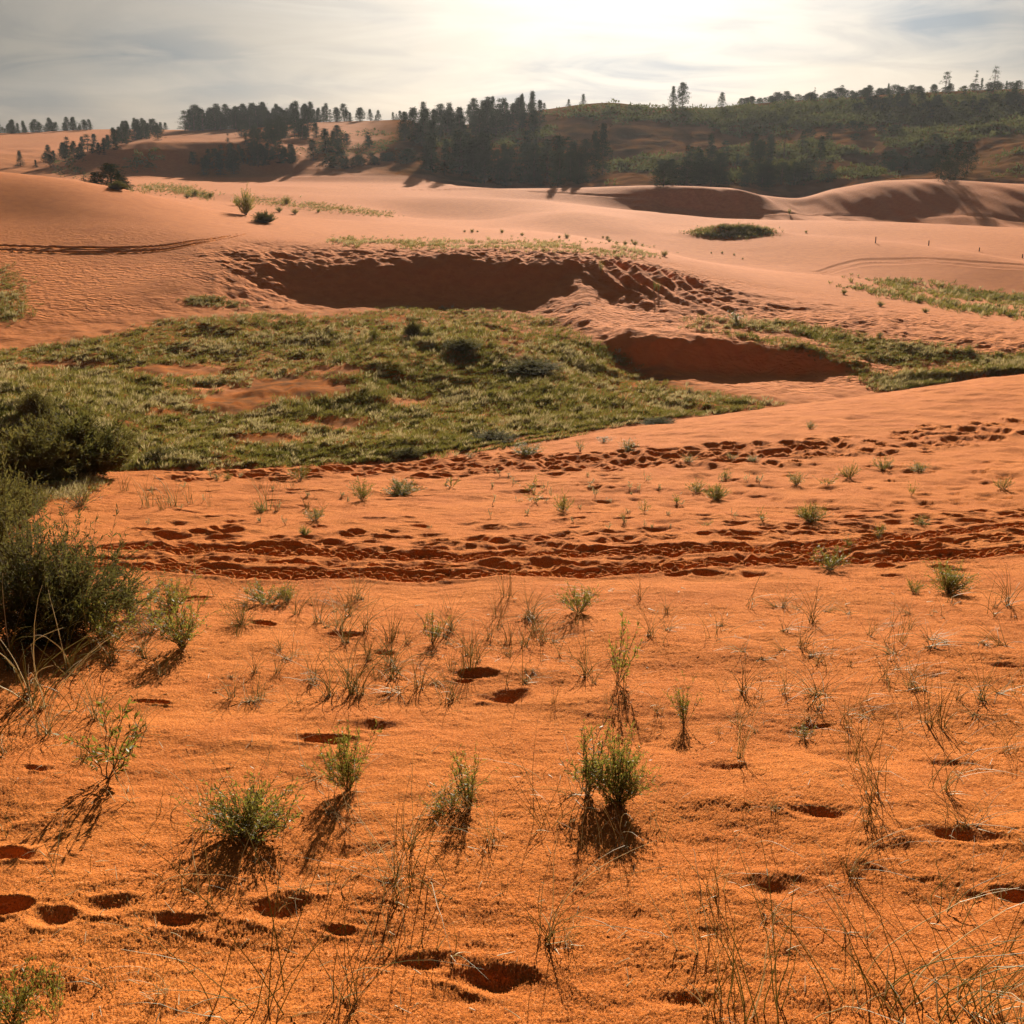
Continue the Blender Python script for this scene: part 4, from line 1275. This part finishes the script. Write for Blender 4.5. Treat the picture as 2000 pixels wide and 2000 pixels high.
# ---- grass tufts on the near sand
def tuft_mesh(seed, n, lean=(0.1, 0.9), curve=(0.3, 1.3), straw=0.3, rad=0.003, wind=(0.45, 0.1), spread=0.06, k=9):
    r = np.random.default_rng(seed)
    g = Geo()
    yaw = r.random(n) * 6.283
    l0 = r.uniform(*lean, n)
    ln = r.uniform(0.45, 1.1, n)
    b = np.stack([r.normal(0, spread, n), r.normal(0, spread, n), np.full(n, -0.02)], 1)
    P = arcs(n, k, b, yaw, l0, l0 + r.uniform(*curve, n), ln, wind)
    P[:, 1:] += np.cumsum(r.normal(0, 0.006, (n, k - 1, 3)), 1)
    P[:, 1:, 2] = np.maximum(P[:, 1:, 2], 0.004)
    st = r.random(n) < straw
    R = np.linspace(1, 0.25, k)[None] * rad * np.where(st, 1.25, 1)[:, None]
    for m in (0, 1):
        s_ = st if m else ~st
        if s_.any():
            g.tubes(P[s_], R[s_], m)
    # broken straw leaf bases
    nb = max(2, int(n * straw))
    y2 = r.random(nb) * 6.283
    Q = arcs(nb, 5, b[r.integers(0, n, nb)], y2, r.uniform(.4, 1.3, nb), r.uniform(1.2, 2.0, nb), r.uniform(.12, .3, nb))
    Q[:, 1:, 2] = np.maximum(Q[:, 1:, 2], 0.006)
    g.tubes(Q, np.linspace(1.8, 0.4, 5)[None].repeat(nb, 0) * rad, 1)
    return g.mesh('grass_tuft', [M_GREEN, M_STRAW])


def tset(seed, rad):
    return dict(arch=[tuft_mesh(seed + i, 13, (.1, .7), (.5, 1.5), .35, rad) for i in range(4)],
                up=[tuft_mesh(seed + 10 + i, 11, (.0, .35), (.1, .7), .2, rad, wind=(.25, 0)) for i in range(3)],
                low=[tuft_mesh(seed + 20 + i, 12, (.7, 1.3), (.3, 1.1), .5, rad, wind=(.3, 0)) for i in range(4)],
                few=[tuft_mesh(seed + 30 + i, 4, (.0, .8), (.3, 1.4), .3, rad, wind=(.3, .1), spread=.1) for i in range(4)],
                big=[tuft_mesh(seed + 40 + i, 13, (.05, .7), (.2, 1.0), .2, rad * .8, wind=(.3, 0), spread=.08) for i in range(2)])


T_NEAR, T_MID = tset(300, 0.0036), tset(400, 0.0065)
LOOK = dict(arch='arching green tuft', up='upright wispy tuft', low='dry straw tuft', few='few thin blades', big='tall blade fan')
tufts = []
for q in [('up', 275, 958, 58), ('up', 330, 955, 62), ('up', 305, 962, 50), ('up', 358, 950, 40), ('up', 235, 925, 44), ('up', 500, 962, 62), ('arch', 520, 965, 40), ('up', 580, 960, 40),
          ('low', 60, 1215, 90), ('arch', 110, 1215, 95), ('arch', 60, 1310, 150), ('arch', 130, 1270, 120), ('arch', 20, 1260, 130), ('arch', 210, 1250, 90), ('low', 260, 1225, 60),
          ('arch', 15, 1420, 140), ('arch', 85, 1390, 150), ('up', 205, 1390, 75), ('few', 5, 1580, 110), ('few', 118, 1640, 130), ('few', 110, 1600, 90), ('arch', 395, 1560, 130), ('few', 500, 1440, 90),
          ('few', 620, 1690, 150), ('few', 370, 1700, 190), ('big', 480, 1905, 270), ('arch', 300, 1880, 90), ('few', 55, 1880, 150), ('few', 215, 1870, 130), ('arch', 665, 1900, 170), ('few', 815, 1690, 190),
          ('up', 745, 1700, 200), ('few', 640, 1555, 130), ('low', 620, 1535, 80), ('arch', 770, 1600, 150), ('few', 1000, 1500, 80), ('big', 1040, 1560, 160), ('arch', 930, 1590, 100), ('few', 1005, 1470, 100),
          ('low', 1085, 1500, 120), ('few', 1085, 1600, 90), ('arch', 1180, 1600, 110), ('up', 1352, 1690, 130), ('up', 1352, 1900, 170), ('up', 1425, 1925, 260), ('few', 1280, 1800, 180),
          ('big', 1660, 1895, 290), ('big', 1765, 1925, 290), ('arch', 1600, 1650, 120), ('few', 1780, 1740, 200), ('arch', 1850, 1900, 200), ('few', 1900, 1800, 160), ('few', 1640, 1760, 120), 
          ('arch', 1640, 1560, 120), ('few', 1400, 1535, 70), ('arch', 1650, 1500, 150), ('arch', 1780, 1490, 150), ('few', 1790, 1560, 90), ('arch', 1460, 1530, 60), ('few', 1860, 1540, 80), ('few', 1330, 1930, 90),
          ('up', 1615, 1440, 130), ('few', 1270, 1400, 80), ('arch', 1390, 1370, 90), ('up', 1395, 1430, 110), ('arch', 1480, 1310, 60), ('arch', 1545, 1335, 80), ('low', 1540, 1310, 90), ('arch', 1600, 1370, 90),
          ('arch', 1850, 1320, 80), ('up', 1760, 1370, 100), ('arch', 1720, 1300, 70), ('up', 1700, 1210, 60), ('low', 1855, 1215, 50), ('arch', 1640, 1200, 50), ('low', 1500, 1150, 40), ('low', 1460, 1145, 45),
          ('low', 1560, 1155, 46), ('low', 1600, 1160, 46), ('low', 1360, 1180, 45), ('low', 1260, 1190, 50), ('arch', 1225, 1200, 60), ('low', 1400, 1230, 60), ('low', 1530, 1240, 50), ('low', 1440, 1245, 40),
          ('arch', 1900, 1420, 80), ('few', 1920, 1310, 70), ('up', 730, 1210, 70), ('up', 745, 1200, 60), ('arch', 640, 1185, 75), ('arch', 560, 1160, 60), ('arch', 600, 1175, 70), ('arch', 690, 1190, 75),
          ('arch', 850, 1185, 60), ('arch', 620, 1310, 90), ('arch', 660, 1300, 95), ('arch', 590, 1290, 70), ('up', 675, 1310, 110), ('arch', 480, 1270, 50), ('few', 560, 1240, 60), ('arch', 790, 1300, 80),
          ('arch', 740, 1280, 85), ('arch', 900, 1250, 60), ('up', 890, 1260, 80), ('few', 980, 1290, 90), ('arch', 960, 1240, 50), ('few', 1060, 1240, 70), ('few', 1110, 1270, 80), ('arch', 840, 1200, 60),
          ('few', 430, 1150, 50), ('up', 940, 1165, 50), ('up', 955, 1210, 60), ('arch', 1010, 1190, 60), ('arch', 1240, 1345, 60), ('few', 1150, 1340, 60)]:
    tufts.append(q)
gr_ = random.Random(17)


def strew(n, box, hr, kinds):
    for _ in range(n):
        u, v = gr_.uniform(box[0], box[2]), gr_.uniform(box[1], box[3])
        tufts.append((gr_.choice(kinds), u, v, gr_.uniform(*hr)))


strew(60, (430, 1120, 1180, 1330), (35, 75), ['arch', 'few', 'low', 'up', 'arch'])
strew(60, (1200, 1130, 1930, 1420), (30, 75), ['few', 'low', 'few', 'arch'])
strew(14, (0, 1230, 320, 1440), (60, 120), ['arch', 'few', 'arch'])
strew(26, (0, 1450, 1930, 1760), (60, 130), ['few', 'few', 'low'])
strew(8, (0, 1760, 1930, 1930), (80, 180), ['few', 'arch', 'few'])
strew(10, (250, 1090, 480, 1200), (30, 60), ['arch', 'few', 'low'])
strew(14, (240, 905, 620, 985), (16, 36), ['up', 'few'])
cnt = {}
pend = []
for kd, u, v, h in tufts:
    du = [(math.hypot(u - a, (v - b) * 1.4), nm, a, b) for a, b, nm in marks]
    dist, nm, a, b = min(du)
    if abs(u - a) > abs(v - b) * 1.1:
        side = 'to the left of' if u < a else 'to the right of'
    else:
        side = 'behind' if v < b else 'in front of'
    pend.append((kd, u, v, h, dist, nm, side))
pend.sort(key=lambda q: q[4])
for kd, u, v, h, dist, nm, side in pend:
    x, y, z = hit(u, v)
    sl_ = slant(x, y, z)
    m = K / FPX * sl_
    dep = math.asin(-z / sl_)
    s = h * m / math.cos(dep) * 1.15
    key = (kd, nm, side)
    i = cnt.get(key, 0)
    cnt[key] = i + 1
    ps = (T_NEAR if sl_ < 6.0 else T_MID)[kd]
    o = bpy.data.objects.new('grass_tuft', ps[gr_.randrange(len(ps))])
    C.objects.link(o)
    o.location = (x, y, z)
    o.rotation_euler = (0, 0, gr_.uniform(-1.0, 1.0))
    mir = -1 if gr_.random() < 0.25 else 1
    o.scale = (s * mir, s, s)
    near_w = 'nearest' if i == 0 else ordinal(i) + ' nearest'
    side = side.replace('to the left of', 'left of').replace('to the right of', 'right of')
    lb = f'{LOOK[kd]}, {near_w} {side} {nm}'
    o['label'] = lb if len(lb.replace('-', ' ').split()) <= 16 else lb.replace(', ' + near_w, ' ' + near_w.split(' ')[0]).replace('the ', '')
    o['category'] = 'grass tuft'
    o['group'] = 'grass tufts on the near sand'

# dead straw pieces blown over the near sand
r_ = np.random.default_rng(44)
g = Geo()
for _ in range(420):
    u = r_.uniform(0, 1932)
    v = 1110 + 820 * r_.random() ** 1.3
    x, y, z = hit(u, v)
    L_ = r_.uniform(.015, .07)
    P = arcs(1, 5, np.array([[x, y, z + 0.006]]), r_.random(1) * 6.28, np.array([r_.uniform(1.2, 1.6)]), np.array([r_.uniform(1.2, 2.2)]), np.array([L_]))
    P[0, :, 2] = np.maximum(P[0, :, 2], z + 0.003)
    g.tubes(P, np.linspace(.0022, .0008, 5)[None] * (1 if y < 7 else 1.6), 0)
stuff('straw_litter', g, [M_STRAW], 'dead straw pieces lying over the near sand')

# ------------------------------------------------------------------ haze
M_HAZE, ht, ho = new_mat('haze_air')
pv = nn(ht, 'ShaderNodeVolumePrincipled')
pv.inputs['Color'].default_value = (0.93, 0.95, 1.0, 1)
pv.inputs['Density'].default_value = 0.00009
pv.inputs['Anisotropy'].default_value = 0.35
ht.links.new(pv.outputs[0], ho.inputs['Volume'])
hv = [(x, y, z) for x in (-1100, 1100) for y in (-40, 1150) for z in (-60, 48)]
hf = [(0, 1, 3, 2), (4, 6, 7, 5), (0, 4, 5, 1), (2, 3, 7, 6), (0, 2, 6, 4), (1, 5, 7, 3)]
hm_ = bpy.data.meshes.new('haze')
hm_.from_pydata(hv, [], hf)
hm_.materials.append(M_HAZE)
haze = bpy.data.objects.new('haze', hm_)
C.objects.link(haze)
haze['kind'] = 'stuff'
haze['label'] = 'thin pale haze over the dunes and hills'
